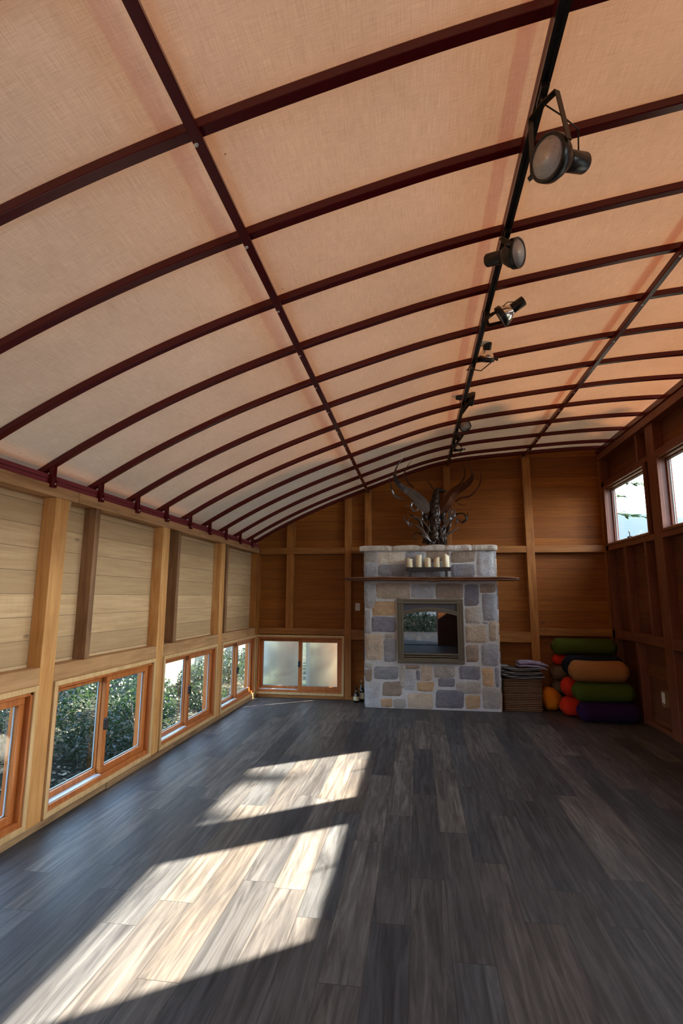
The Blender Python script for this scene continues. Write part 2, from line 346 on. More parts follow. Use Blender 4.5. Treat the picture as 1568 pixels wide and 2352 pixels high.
# ------------------------------------------------------------------ key dimensions
XL, XR, YB, YF = -2.46, 2.70, 7.90, -2.2
PT = .10                                  # post depth
XLb, XRb, YBb = XL-PT, XR+PT, YB+PT       # board planes
KEY = [(-2.75, 2.18), (-2.46, 2.362), (-2.13, 2.545), (-1.87, 2.673), (-1.613, 2.791), (-1.353, 2.90), (-1.09, 2.999), (-.84, 3.085), (-.6, 3.163), (-.35, 3.24), (.19, 3.395), (.69, 3.49), (1.14, 3.553), (1.58, 3.61), (2.17, 3.66), (2.7, 3.675), (3.0, 3.665)]
def arc0(x):
    # smooth local quadratic fit
    sw = [0]*3; import_pts = KEY; w_ = .55
    S = [[0]*3 for _ in range(3)]; b = [0]*3
    for (px, pz) in import_pts:
        w = math.exp(-((px-x)/w_)**2); t = px-x; v = (1, t, t*t)
        for i in range(3):
            b[i] += w*v[i]*pz
            for j in range(3): S[i][j] += w*v[i]*v[j]
    return (Matrix(S).inverted()@Vector(b))[0]
def arc(x, y):
    k = (y-1.49)/.5475
    return arc0(x)+.011*(min(k, 12)-5)*math.exp(-((x-.45)/1.0)**2)
RIBY = lambda k: 1.49+.5475*k
RT = .042                                  # rib tube size
# ------------------------------------------------------------------ structure
bm = BM(); box(bm, (XLb-.1, YF-.1, -.12), (XRb+.1, YBb+.1, 0))
tag(link('floor', bm, M['floor']), 'dark grey-brown wood plank floor with a bright slanted sun patch', 'floor', kind='structure')

def wall_with_holes(name, axis, plane, thick, a0, a1, z0, ztop, holes, mat, label):
    # axis 0: wall plane x=plane running along y; axis 1: wall plane y=plane running along x; ztop is a function
    bm = BM(); cuts = sorted(set([a0, a1]+[h[0] for h in holes]+[h[1] for h in holes]+[a0+(a1-a0)*i/24 for i in range(25)]))
    def col(p, q, za, zb0, zb1):
        pts = []
        for t in (plane, plane+thick):
            for (s, zz) in ((p, (za, zb0)), (q, (za, zb1))):
                for z in zz: pts.append((t, s, z) if axis == 0 else (s, t, z))
        v = [bm.verts.new(c) for c in pts]
        for f in ((0, 1, 3, 2), (4, 6, 7, 5), (0, 4, 5, 1), (2, 3, 7, 6), (0, 2, 6, 4), (1, 5, 7, 3)): bm.faces.new([v[i] for i in f])
    for p, q in zip(cuts, cuts[1:]):
        if q-p < 1e-6: continue
        mid = (p+q)/2; hs = sorted([(h[2], h[3]) for h in holes if h[0] <= mid <= h[1]]); z = z0
        for h0, h1 in hs:
            if h0 > z+1e-4: col(p, q, z, h0, h0)
            z = h1
        col(p, q, z, ztop(p), ztop(q))
    return tag(link(name, bm, mat), label, 'wall', kind='structure')

WP = 1.55; WW = 1.394; LW = [3.345+WP*i for i in (-2, -1, 0, 1, 2)]   # left windows (casing start)
Z0w, Z1w = .047, .92
hl = [(y+.03, y+WW-.03, Z0w+.03, Z1w-.03) for y in LW]
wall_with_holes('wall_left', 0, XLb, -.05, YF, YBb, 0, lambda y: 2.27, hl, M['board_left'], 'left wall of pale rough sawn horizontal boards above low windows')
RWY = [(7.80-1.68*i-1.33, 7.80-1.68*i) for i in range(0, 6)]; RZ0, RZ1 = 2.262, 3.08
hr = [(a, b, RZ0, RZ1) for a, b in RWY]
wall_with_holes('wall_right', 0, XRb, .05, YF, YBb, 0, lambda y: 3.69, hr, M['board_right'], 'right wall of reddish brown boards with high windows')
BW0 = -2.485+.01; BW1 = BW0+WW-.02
wall_with_holes('wall_back', 1, YBb, .05, XLb, XRb, 0, lambda x: arc(x, 7.9)+.03, [(BW0+.03, BW1-.03, Z0w+.03, Z1w-.03)], M['board_back'], 'back wall of orange brown boards behind the stone fireplace')
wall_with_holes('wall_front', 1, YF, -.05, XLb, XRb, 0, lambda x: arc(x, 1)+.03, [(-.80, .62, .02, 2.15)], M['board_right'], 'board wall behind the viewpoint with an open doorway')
# ceiling fabric
bm = BM(); NX, NY = 90, 60; grid = []
xs = [-2.60+(XRb+.05+2.60)*i/NX for i in range(NX+1)]; ys = [YF-.1+(YBb+.12-YF+.1)*j/NY for j in range(NY+1)]
for y in ys:
    row = [bm.verts.new((-2.60, y, 2.29))] + [bm.verts.new((x, y, arc(x, y)+RT+.004+(.018 if x < -2.5 else 0))) for x in xs]
    grid.append(row)
for j in range(NY):
    for i in range(NX+1): bm.faces.new((grid[j][i], grid[j][i+1], grid[j+1][i+1], grid[j+1][i]))
ceil = tag(link('ceiling', bm, M['fabric'], smooth=True), 'arched translucent tan fabric roof stretched over dark red ribs', 'ceiling', kind='structure')
def strip(name, x, w, h, y0, y1, mat, parent):
    bm = BM(); n = 30
    for i in range(n):
        ya, yb = y0+(y1-y0)*i/n, y0+(y1-y0)*(i+1)/n
        q = [bm.verts.new((xx, yy, arc(xx, yy)+h+t)) for t in (0, .003) for xx, yy in ((x-w, ya), (x+w, ya), (x+w, yb), (x-w, yb))]
        for f in ((0, 1, 2, 3), (4, 5, 6, 7)): bm.faces.new([q[k] for k in f])
    return link(name, bm, mat, parent)
for x in (-.74, .49, 1.63): strip('shade_strip', x, .032, .085, YF, YBb+.1, M['shade_tint'], ceil)  # unseen tinted strips added above the fabric to cast amber shade bands
# left wall timbers
def post_l(y0, y1, z0, z1, mat, label): return trim((XLb, y0, z0), (XL, y1, z1), mat, label)
ordn = ['nearest', 'second', 'third', 'fourth', 'fifth', 'sixth', 'seventh', 'eighth', 'ninth']
for i in (-3, -2, -1, 0, 1, 2):
    y = 3.197+WP*i
    lab = {-3: 'fir post on left wall behind the viewpoint', -2: 'fir post on left wall beside the viewpoint', -1: 'fir post on left wall just outside the left edge of view'}.get(i, 'pale fir post on left wall between the low windows, %s from the viewpoint' % ['first', 'second', 'third'][i if i >= 0 else 0])
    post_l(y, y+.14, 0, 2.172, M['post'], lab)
for y, n in ((.55, 'out of view near the doorway'), (2.10, 'left of the nearest pale post'), (3.655, 'right of the nearest pale post'), (5.085, 'right of the second pale post'), (6.512, 'right of the third pale post')):
    post_l(y, y+.06, 1.03, 2.172, M['postd'], 'narrow dark stud above the mid rail, %s' % n)
post_l(7.80, YB+.0, 0, 2.172, M['post_b'], 'dark brown corner post where left and back walls meet')
for i in range(-3, 3):
    y = 3.337+WP*i; post_l(y, min(y+WP-.14, 7.80), .92, 1.03, M['posth'], 'fir rail above low window on left wall, %s from the fireplace end' % ordn[2-i])
trim((XLb, YF, 2.172), (XL+.003, 3.43, 2.25), M['posth'], 'near length of the fir top plate along the left wall')
trim((XLb, 3.434, 2.172), (XL+.003, YB, 2.25), M['posth'], 'far length of the fir top plate along the left wall')
bm = BM(); v = [(XL-.004, 2.17), (XL-.004, 1.93), (XL-.05, 1.95)]  # pale wedge added for a sunlit streak beside the post
q = [bm.verts.new(p) for p in ((XL-.075, 3.335, 2.172), (XL-.02, 3.335, 2.172), (XL-.02, 3.385, 2.172), (XL-.075, 3.385, 2.172), (XL-.075, 3.335, 1.95), (XL-.055, 3.335, 1.90), (XL-.055, 3.345, 1.90), (XL-.075, 3.345, 1.95))]
for f in ((0, 1, 2, 3), (4, 7, 6, 5), (0, 4, 5, 1), (1, 5, 6, 2), (2, 6, 7, 3), (3, 7, 4, 0)): bm.faces.new([q[k] for k in f])
TR[0] += 1; tag(link('trim_%d' % TR[0], bm, M['casing']), 'pale tapered wedge for a sunlit streak under the top plate by the nearest post', 'wedge', kind='structure')
bm = BM(); box(bm, (XLb, YF, 0), (XL+.006, 4.05, .044)); link('baseboard_left', bm, M['base'], bev=.003); tag(bpy.data.objects['baseboard_left'], 'low knotty baseboard under left windows, near length', 'baseboard', kind='structure')
bm = BM(); box(bm, (XLb, 4.052, 0), (XL+.016, YB, .044)); tag(link('baseboard_left', bm, M['base'], bev=.003), 'low baseboard under left windows, far length', 'baseboard', kind='structure')
# red gutter beam along left
bm = BM(); box(bm, (XLb-.03, YF, 2.25), (XL-.012, YB, 2.283)); box(bm, (XLb-.03, YF, 2.283), (XL-.02, YB, 2.287)); box(bm, (XLb-.03, YF, 2.287), (XL-.014, YB, 2.318))
TR[0] += 1; tag(link('trim_%d' % TR[0], bm, M['redbeam'], bev=.003), 'dull red grooved metal beam above the left top plate', 'beam', kind='structure')
# back wall timbers
def post_b(x0, x1, z0, z1, mat, label):
    if z1 is None:
        TR[0] += 1; bm = BM(); vs = box(bm, (x0, YB, z0), (x1, YBb, 9))
        for v in vs:
            if v.co.z > 8: v.co.z = arc(v.co.x, YB)+.02
        c = ((x0+x1)/2, (YB+YBb)/2, z0)
        return tag(link('trim_%d' % TR[0], bm, mat, loc=c, bev=.004), label, 'timber', kind='structure')
    return trim((x0, YB, z0), (x1, YBb, z1), mat, label)
post_b(-2.555, -2.45, 0, 2.155, M['post_b'], 'cedar corner post at the left end of the back wall')
post_b(-2.015, -1.90, 1.024, 2.155, M['post_b'], 'cedar stud above the frosted low window')
post_b(-2.02, -1.90, 2.256, None, M['post_b'], 'short cedar stud above the upper rail at far left')
post_b(-1.10, -.994, 0, None, M['post_b'], 'full height cedar post right of the frosted window')
post_b(-.789, -.681, 2.256, None, M['post_b'], 'cedar stud above the left end of the chimney cap')
post_b(.428, .527, 2.256, None, M['post_b'], 'cedar stud behind the metal sculpture')
post_b(1.60, 1.715, 0, None, M['post_b'], 'full height cedar post right of the fireplace')
post_b(2.70, 2.80, 0, None, M['post_b'], 'cedar corner post at the right end of the back wall')
for x0, x1, z0, z1, lab in ((-2.45, -1.10, 2.155, 2.256, 'upper cedar rail of back wall, left bay'), (-.994, 1.60, 2.155, 2.256, 'upper cedar rail of back wall running behind the chimney'), (1.715, 2.70, 2.155, 2.256, 'upper cedar rail of back wall, right bay catching window light'),
        (-2.45, -1.10, .93, 1.024, 'cedar rail above the frosted low window'), (-.994, 1.60, .865, 1.015, 'lower cedar rail of back wall behind the fireplace'), (1.715, 2.70, .965, 1.068, 'lower cedar rail of back wall above the bolsters')):
    trim((x0, YB+.004, z0), (x1, YBb, z1), M['rail_b'], lab)
for x0, x1, n in ((-2.45, -1.10, 'under the frosted window'), (-.994, -.76, 'left of the fireplace')):
    bm = BM(); box(bm, (x0, YB, 0), (x1, YBb, .045)); tag(link('baseboard_back', bm, M['rail_b'], bev=.003), 'dark baseboard on back wall '+n, 'baseboard', kind='structure')
# right wall timbers
def post_r(y0, y1, z0, z1, mat, label): return trim((XR, y0, z0), (XRb, y1, z1), mat, label)
RPY = []
for i in range(6):
    y1 = 7.80-1.68*i-1.36; pos = ['farthest', 'second from the fireplace', 'third from the fireplace', 'fourth from the fireplace', 'fifth from the fireplace', 'sixth from the fireplace'][i]
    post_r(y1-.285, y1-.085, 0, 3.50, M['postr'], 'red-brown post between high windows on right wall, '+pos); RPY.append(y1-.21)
    post_r(y1+.16, y1+.20, 3.16, 3.50, M['postr'], 'short stud over the high window on right wall, '+pos)
    post_r(y1+.16, y1+.20, 1.07, 2.165, M['postr'], 'narrow stud under the high window on right wall, '+pos)
    post_r(y1+.75, y1+.84, 1.07, 2.165, M['postr'], 'middle stud under the high window on right wall, '+pos)
    post_r(y1+.62, y1+.70, 0, .955, M['postr'], 'low stud under the mid rail on right wall, '+pos)
    ya = max(y1-.085, YF); yb = y1+1.68-.285 if i else YB
    post_r(ya, min(yb, YB), .955, 1.07, M['railr'], 'mid rail on right wall, '+pos)
    post_r(ya, min(yb, YB), 3.095, 3.16, M['railr'], 'header over the high window on right wall, '+pos)
    post_r(ya, min(yb, YB), 2.165, 2.232, M['railr'], 'sill rail under the high window on right wall, '+pos)
post_r(7.80, YB, 0, 3.50, M['postr'], 'dark corner post at the far end of the right wall')
trim((XR-.03, YF, 3.50), (XRb, YB, 3.60), M['railr'], 'brown top plate along the right wall')
bm = BM(); box(bm, (XR-.045, YF, 3.60), (XRb, YB, 3.665)); TR[0] += 1
tag(link('trim_%d' % TR[0], bm, M['red'], bev=.003), 'dark red steel beam under the roof along the right wall', 'beam', kind='structure')
bm = BM(); box(bm, (XR+.02, YF, 0), (XRb, YB, .05)); tag(link('baseboard_right', bm, M['railr'], bev=.003), 'dark baseboard along the right wall', 'baseboard', kind='structure')
# edge rib on back wall
def ribmesh(bm, y, w=RT, h=RT, x0=-2.62, x1=2.83, n=60):
    prev = None
    for i in range(n+1):
        x = x0+(x1-x0)*i/n; z = arc(x, y); sl = (arc(x+.02, y)-arc(x-.02, y))/.04; nn = Vector((-sl, 0, 1)).normalized()
        p = Vector((x, y, z)); r = [bm.verts.new(p+Vector((0, s*w/2, 0))+nn*t) for s, t in ((-1, 0), (1, 0), (1, h), (-1, h))]
        if prev:
            for k in range(4): bm.faces.new((prev[k], prev[(k+1) % 4], r[(k+1) % 4], r[k]))
        else: bm.faces.new(r)
        prev = r
    bm.faces.new(prev)
# ribs
RIBN = ['overhead and out of view', 'nearest fully visible', 'second nearest', 'third nearest', 'fourth nearest', 'fifth nearest', 'sixth nearest', 'seventh nearest', 'fifth from the fireplace wall', 'fourth from the fireplace wall', 'third from the fireplace wall', 'second from the fireplace wall', 'next to the fireplace wall']
for k in range(-1, 12):
    y = RIBY(k); t = empty('roof_rib', (0, y, 3.3), 'curved dark red steel roof rib, '+RIBN[k+1], 'roof rib', 'curved roof ribs')
    bm = BM(); ribmesh(bm, y); link('arched_tube', bm, M['red'], t, bev=.004)
    bm = BM(); zt = arc(XL+.01, y); box(bm, (XL-.011, y-.018, 2.235), (XL+.022, y+.018, zt+.006)); box(bm, (XL-.008, y-.023, 2.225), (XL+.027, y+.023, 2.285)); br = link('bracket', bm, M['red'], t, bev=.003)
    bm = BM(); lathe(bm, [(.006, 0), (.006, .006)], 8, Matrix.Translation((XL+.027, y, 2.25))@Matrix.Rotation(math.pi/2, 4, 'Y')); link('bolt', bm, M['zinc'], br)
bm = BM(); ribmesh(bm, YB-.03, .06, .075, -2.58, 2.78)
tag(link('roof_rib', bm, M['red'], loc=(0, YB-.03, 3.3), bev=.004), 'dark red edge rib fixed along the top of the back wall', 'roof rib', 'curved roof ribs')
# purlins
def purlin(x, y0, y1, label, bolts=True, w=.04, h=.04):
    t = empty('purlin', (x, (y0+y1)/2, 3.2), label, 'roof beam', 'lengthwise red roof purlins')
    bm = BM(); n = 40; prev = None
    for i in range(n+1):
        y = y0+(y1-y0)*i/n; z = arc(x, y); sl = (arc(x+.02, y)-arc(x-.02, y))/.04; a = math.atan(sl)
        ax = Vector((math.cos(a), 0, math.sin(a))); nz = Vector((-math.sin(a), 0, math.cos(a)))
        p = Vector((x, y, z)); r = [bm.verts.new(p+ax*(s*w/2)+nz*tt) for s, tt in ((-1, -h), (1, -h), (1, -.001), (-1, -.001))]
        if prev:
            for k in range(4): bm.faces.new((prev[k], prev[(k+1) % 4], r[(k+1) % 4], r[k]))
        else: bm.faces.new(r)
        prev = r
    bm.faces.new(prev); link('square_tube', bm, M['red'], t, bev=.003)
    if bolts:
        for k in range(0, 13):
            y = RIBY(k)+.002; y = min(y, YB-.03); z = arc(x, y)-h; sl = (arc(x+.02, y)-arc(x-.02, y))/.04
            bm = BM(); lathe(bm, [(.0001, -.006), (.007, -.0045), (.0095, 0)], 12, Matrix.Translation((x, y, z))@Matrix.Rotation(-math.atan(sl), 4, 'Y')); link('bolt', bm, M['zinc'], t)
    return t
purlin(-.74, YF, YB, 'dark red purlin with pale bolt heads, left of the track lights')
purlin(.49, YF, YB, 'dark red purlin that carries the black light track', bolts=False)
purlin(1.63, YF, YB, 'dark red purlin nearest the right wall, catching pale window light')

# ------------------------------------------------------------------ windows
WN = [0]
def sash(parent, ax, pl, a0, a1, z0, z1, mat, fw, d, sgn, glass=True):
    # a frame ring in plane; ax 0: plane x=pl; ax 1: plane y=pl ; sgn = outward direction
    def bx(bm, p0, p1, q0, q1, e0, e1):
        lo, hi = min(e0, e1), max(e0, e1)
        box(bm, (lo, p0, q0), (hi, p1, q1)) if ax == 0 else box(bm, (p0, lo, q0), (p1, hi, q1))
    bm = BM(); e0, e1 = pl, pl+sgn*d
    bx(bm, a0, a1, z0, z0+fw, e0, e1); bx(bm, a0, a1, z1-fw, z1, e0, e1); bx(bm, a0, a0+fw, z0+fw, z1-fw, e0, e1); bx(bm, a1-fw, a1, z0+fw, z1-fw, e0, e1)
    s = link('sash', bm, mat, parent, bev=.003)
    bm = BM(); g0, g1 = pl+sgn*d*.55, pl+sgn*(d*.55+.004); bx(bm, a0+fw-.004, a1-fw+.004, z0+fw-.004, z1-fw+.004, g0, g1)
    link('pane', bm, M['glass'], s)
    bm = BM(); b_ = .008; e0, e1 = pl+sgn*d*.56+sgn*.005, pl+sgn*d*.56+sgn*.012
    bx(bm, a0+fw, a0+fw+b_, z0+fw, z1-fw, e0, e1); bx(bm, a1-fw-b_, a1-fw, z0+fw, z1-fw, e0, e1); bx(bm, a0+fw, a1-fw, z0+fw, z0+fw+b_, e0, e1); bx(bm, a0+fw, a1-fw, z1-fw-b_, z1-fw, e0, e1)
    link('glazing_spacer', bm, M['spacer'], s)
    return s
def slider(ax, plane, sgn, a0, a1, z0, z1, label, cas=M['casing'], flip=False):
    WN[0] += 1
    def P(a, e, z): return (plane+sgn*e, a, z) if ax == 0 else (a, plane+sgn*e, z)
    t = empty('window_%d' % WN[0], P((a0+a1)/2, 0, z0), label, 'window', kind='structure')
    def bx(bm, p0, p1, q0, q1, e0, e1):
        A = P(p0, e0, q0); B = P(p1, e1, q1); box(bm, [min(x, y) for x, y in zip(A, B)], [max(x, y) for x, y in zip(A, B)])
    c = .034; bm = BM()
    bx(bm, a0, a1, z1-c, z1, -.012, .05); bx(bm, a0, a1, z0, z0+c, -.012, .05); bx(bm, a0, a0+c, z0+c, z1-c, -.012, .05); bx(bm, a1-c, a1, z0+c, z1-c, -.012, .05)
    link('casing', bm, cas, t, bev=.003)
    f0, f1, g0, g1 = a0+c, a1-c, z0+c, z1-c; f = .022; bm = BM()
    bx(bm, f0, f1, g1-f, g1, 0, .14); bx(bm, f0, f1, g0, g0+f+.012, 0.004, .14); bx(bm, f0, f0+f, g0, g1, 0, .14); bx(bm, f1-f, f1, g0, g1, 0, .14)
    link('frame', bm, M['sash'], t, bev=.003)
    mid = (f0+f1)/2; i0, i1, j0, j1 = f0+f, f1-f, g0+f+.012, g1-f
    near = (i0, mid+.02); far = (mid-.02, i1)
    if flip: near, far = (mid-.02, i1), (i0, mid+.02)
    pl = plane+sgn*.055; sash(t, ax, pl, near[0], near[1], j0, j1, M['sash'], .042, .032, sgn) if False else None
    # outer sash (fixed) and inner sliding sash
    sash(t, ax, plane+sgn*.075, near[0], near[1], j0, j1, M['sash'], .042, .032, sgn)
    sash(t, ax, plane+sgn*.035, far[0], far[1], j0, j1, M['sash'], .05, .034, sgn)
    bm = BM(); bx(bm, near[0], near[1]-.05 if not flip else near[1], j0-.002, j0+.006, .02, .073); link('track', bm, M['alum'], t)
    bm = BM(); lx = far[0]+.012 if not flip else far[1]-.03; zc = (j0+j1)/2; bx(bm, lx-.012, lx+.024, zc-.045, zc+.045, .008, .036); link('latch', bm, M['latch'], t, bev=.01)
    return t
lbl = ['low sliding window on left wall, out of view beside the viewpoint', 'low sliding window on left wall, cropped by the left edge', 'low sliding window on left wall with dark shrubs filling both panes', 'low sliding window on left wall, second from the back corner', 'low sliding window on left wall, next to the back corner']
for y, l in zip(LW, lbl): slider(0, XL, -1, y, y+WW, Z0w, Z1w, l)
slider(1, YB, 1, BW0, BW1, Z0w, Z1w, 'low sliding window on back wall with frosted bright panes', flip=False)
for i, (a, b) in enumerate(RWY):
    WN[0] += 1
    t = empty('window_%d' % WN[0], (XR, (a+b)/2, RZ0), 'high window on right wall, %s' % ['farthest, with a conifer branch and misty hill outside', 'second from the fireplace, cropped by the right edge', 'third from the fireplace', 'fourth from the fireplace', 'fifth from the fireplace', 'sixth from the fireplace'][i], 'window', kind='structure')
    bm = BM(); c = .030; z0, z1 = 2.232, 3.095; y0, y1 = a-.03, b+.0
    for lo, hi in (((XR-.012, y0, z1-c), (XR+.03, y1, z1)), ((XR-.012, y0, z0), (XR+.03, y1, z0+c)), ((XR-.012, y0, z0+c), (XR+.03, y0+c, z1-c)), ((XR-.012, y1-c, z0+c), (XR+.03, y1, z1-c))): box(bm, lo, hi)
    link('casing', bm, M['sash_r'], t, bev=.003)
    bm = BM(); f = .02
    for lo, hi in (((XR+.03, a-.01, 3.05), (XR+.15, b, 3.08)), ((XR+.03, a-.01, 2.25), (XR+.15, b, 2.276)), ((XR+.03, a-.01, 2.25), (XR+.15, a+f-.01, 3.078)), ((XR+.03, b-f, 2.25), (XR+.15, b+.004, 3.078))): box(bm, lo, hi)
    link('frame', bm, M['sash_r'], t, bev=.003)
    sash(t, 0, XR+.085, a+.008, b-f, 2.272, 3.062, M['sash_r'], .024, .04, 1)
    bm = BM(); yc = (a+b)/2+.02; tube(bm, [(XR+.05, yc, 2.28), (XR+.045, yc-.01, 2.34), (XR+.03, yc-.03, 2.362), (XR+.02, yc-.05, 2.355)], .006, 8); box(bm, (XR+.03, yc-.03, 2.274), (XR+.07, yc+.03, 2.295)); link('crank', bm, M['latch'], t)

# ------------------------------------------------------------------ track lights
t = empty('light_track', (.49, 2.8, 3.38), 'long black lighting track under the middle red purlin', 'light track')
bm = BM(); n = 30; prev = None
for i in range(n+1):
    y = YF+(7.45-YF)*i/n; zt = arc(.49, y)-.045; r = [bm.verts.new(p) for p in ((.472, y, zt-.022), (.486, y, zt-.022), (.486, y, zt-.008), (.496, y, zt-.008), (.496, y, zt-.022), (.51, y, zt-.022), (.51, y, zt), (.472, y, zt))]
    if prev:
        for k in range(8): bm.faces.new((prev[k], prev[(k+1) % 8], r[(k+1) % 8], r[k]))
    prev = r
link('track_channel', bm, M['black'], t)
for y in (1.0, 3.35, 5.7): bm = BM(); zt = arc(.49, y)-.045; box(bm, (.468, y-.05, zt-.027), (.514, y+.05, zt+.002)); link('connector', bm, M['black'], t)
def spot(u, v, y, aim, label, s=1.0, open_back=False, wire=False):
    c = at(u, v, y)                                # centre of the reflector front
    top = Vector((.491, y-.02*0, arc(.49, y)-.067))
    o = empty('track_spotlight', top, label, 'spotlight', 'spotlights on the black track')
    bm = BM(); box(bm, (top.x-.015, top.y-.045, top.z-.022), (top.x+.015, top.y+.045, top.z+.002)); tube(bm, [top+Vector((0, 0, -.018)), top+Vector((0, 0, -.045))], .010, 10); link('track_adapter', bm, M['black'], o, bev=.003)
    d = Vector(aim).normalized(); side = d.cross(Vector((0, 0, 1))).normalized(); up = side.cross(d).normalized()
    mt = Matrix((side, up, d)).transposed().to_4x4(); mt.translation = c      # local z = aim
    r = .058*s
    bm = BM(); lathe(bm, [(r, .0), (r*1.04, -.004), (r*1.04, -.026*s), (r*.96, -.03*s), (r*.9, -.03*s), (r*.9, -.001), (r, 0)], 28, mt, False); link('rim', bm, M['black'], o, smooth=True)
    bm = BM(); lathe(bm, [(r*.98, -.02*s), (r*.85, -.045*s), (r*.5, -.072*s), (r*.42, -.078*s)], 28, mt, False); rf = link('reflector', bm, M['chrome'] if open_back else M['black'], o, smooth=True)
    bm = BM(); lathe(bm, [(.0001, -.012), (r*.5, -.010), (r*.92, -.003)], 28, mt); link('lens', bm, M['lens'], rf, smooth=True)
    bm = BM(); lathe(bm, [(.0001, -.075*s), (r*.45, -.075*s), (r*.48, -.08*s), (r*.48, -.145*s), (r*.42, -.15*s), (.0001, -.15*s)], 24, mt); link('lamp_can', bm, M['black'], o, smooth=True)
    bm = BM(); hub = top+Vector((0, 0, -.045)); w = r*1.12
    for sg in (-1, 1):
        piv = c+side*(sg*w)-d*.015*s; sh = hub+side*(sg*w*.75)+Vector((0, 0, -.01))
        pp = [hub, sh, piv]
        if wire: tube(bm, pp, .004*s, 8)
        else:
            for a, b in zip(pp, pp[1:]):
                dd = (b-a); nrm = dd.normalized(); ww = d.cross(nrm).normalized() if abs(d.dot(nrm)) < .98 else up; ww = nrm.cross(side).normalized(); h2 = .0085*s; th = side*.0022 if a != hub else up*.0022
                q = [bm.verts.new(p+e) for p in (a, b) for e in (ww*h2+th, -ww*h2+th, -ww*h2-th, ww*h2-th)]
                for f in ((0, 1, 2, 3), (7, 6, 5, 4), (0, 4, 5, 1), (1, 5, 6, 2), (2, 6, 7, 3), (3, 7, 4, 0)): bm.faces.new([q[k] for k in f])
    yk = link('yoke', bm, M['bronze'], o)
    bm = BM(); p = c+side*w-d*.015*s; tube(bm, [p, p+side*.018], .007*s, 8); box(bm, p+side*.012-Vector((.003, .003, .012)), p+side*.022+Vector((.003, .003, .012))); link('thumb_screw', bm, M['black'], yk)
    bm = BM(); q = c-d*.13*s; tube(bm, [hub, hub*.7+q*.3-side*.03, hub*.3+q*.7-side*.05+up*.02, q+up*.01], .003, 6); link('cord', bm, M['black'], o)
spot(1254, 362, 1.72, (-1.0, -.62, -.30), 'large black track spotlight nearest the viewpoint, round pale lens facing down left', 1.32)
spot(1192, 580, 2.50, (.85, -.62, -.25), 'second nearest black track spotlight, pale lens facing right', 1.25)
spot(1147, 730, 3.30, (-.9, .30, -.50), 'third nearest track spotlight, seen side-on with can tilted up right', 1.2, True)
spot(1114, 830, 4.1, (-.1, .55, -.85), 'fourth nearest track spotlight with shiny reflector pointing down', 1.2, True, True)
spot(1088, 917, 5.1, (.98, .05, -.2), 'fifth nearest track spotlight, side-on and pointing right', 1.2)
spot(1068, 978, 5.95, (0, -1, -.2), 'sixth nearest track spotlight, round disc facing the viewpoint', 1.15, False, True)
spot(1060, 1006, 6.5, (.8, .2, -.5), 'second to last track spotlight before the fireplace wall', 1.1, True)
spot(1052, 1036, 7.0, (.1, .35, -.9), 'last track spotlight next to the fireplace wall, pointing down', 1.1, True, True)

# ------------------------------------------------------------------ fireplace
FY = 7.43
fp = empty('stone_fireplace', (.17, FY, 0), 'grey and tan field stone fireplace with a glass-fronted firebox', 'fireplace')
OX0, OX1, OZ0, OZ1 = -.285, .622, .603, 1.474
bm = BM(); X0, X1 = -.738, 1.082
for lo, hi in (((X0, FY, 0), (OX0, YB-.002, 2.15)), ((OX1, FY, 0), (X1, YB-.002, 2.15)), ((OX0, FY, 0), (OX1, YB-.002, OZ0)), ((OX0, FY, OZ1), (OX1, YB-.002, 2.15)), ((OX0, FY+.35, OZ0), (OX1, YB-.002, OZ1))): box(bm, lo, hi)
link('mortar_body', bm, M['mortar'], fp)
G, GT, BT, OT, DG, BR, PT_, LG = (.25, .26, .28), (.31, .29, .26), (.40, .33, .25), (.40, .27, .155), (.155, .155, .185), (.235, .185, .145), (.46, .42, .34), (.36, .37, .38)
ST = [(198, 870, 300, 960, GT), (198, 968, 300, 1085, G), (310, 885, 528, 972, PT_), (308, 980, 540, 1085, G), (540, 880, 690, 1085, G), (700, 875, 895, 960, BR), (700, 968, 895, 1085, G), (908, 875, 1108, 965, BR), (905, 978, 1108, 1085, DG), (1120, 870, 1268, 1085, LG),
 (203, 1140, 292, 1345, LG), (300, 1140, 575, 1266, BT), (585, 1145, 775, 1260, G), (783, 1140, 1010, 1266, BR), (1020, 1145, 1142, 1325, DG), (1150, 1140, 1275, 1218, BR), (1168, 1225, 1285, 1445, G),
 (265, 1285, 458, 1405, OT), (262, 1415, 462, 1545, DG), (204, 1355, 256, 1550, LG), (212, 1560, 350, 1775, BT), (360, 1600, 466, 1785, G), (362, 1552, 466, 1592, GT), (204, 1790, 262, 1835, GT),
 (1028, 1335, 1158, 1465, GT), (1028, 1478, 1205, 1632, BT), (1168, 1455, 1215, 1470, G), (1222, 1455, 1292, 1615, BT), (1032, 1645, 1142, 1792, BR), (1155, 1640, 1302, 1825, G),
 (208, 1845, 262, 1938, BR), (275, 1822, 480, 1935, G), (490, 1812, 528, 1998, GT), (536, 1850, 618, 2015, LG), (536, 1812, 650, 1842, BR), (628, 1850, 655, 1940, DG), (662, 1812, 760, 1942, BT), (770, 1815, 945, 1912, GT), (800, 1920, 945, 1990, DG), (975, 1815, 1148, 1935, DG), (1165, 1835, 1262, 1985, OT), (1270, 1835, 1308, 1990, G),
 (206, 1945, 328, 2168, LG), (350, 1945, 512, 2072, BR), (630, 1950, 772, 2028, OT), (955, 1945, 1155, 2050, GT), (1168, 1998, 1322, 2168, GT),
 (338, 2085, 432, 2168, OT), (442, 2085, 538, 2168, GT), (550, 2040, 768, 2170, BT), (785, 2010, 1018, 2170, DG), (1030, 2062, 1152, 2170, OT)]
bm = BM(); lay = bm.loops.layers.float_color.new('tone'); RS = random.Random(3)
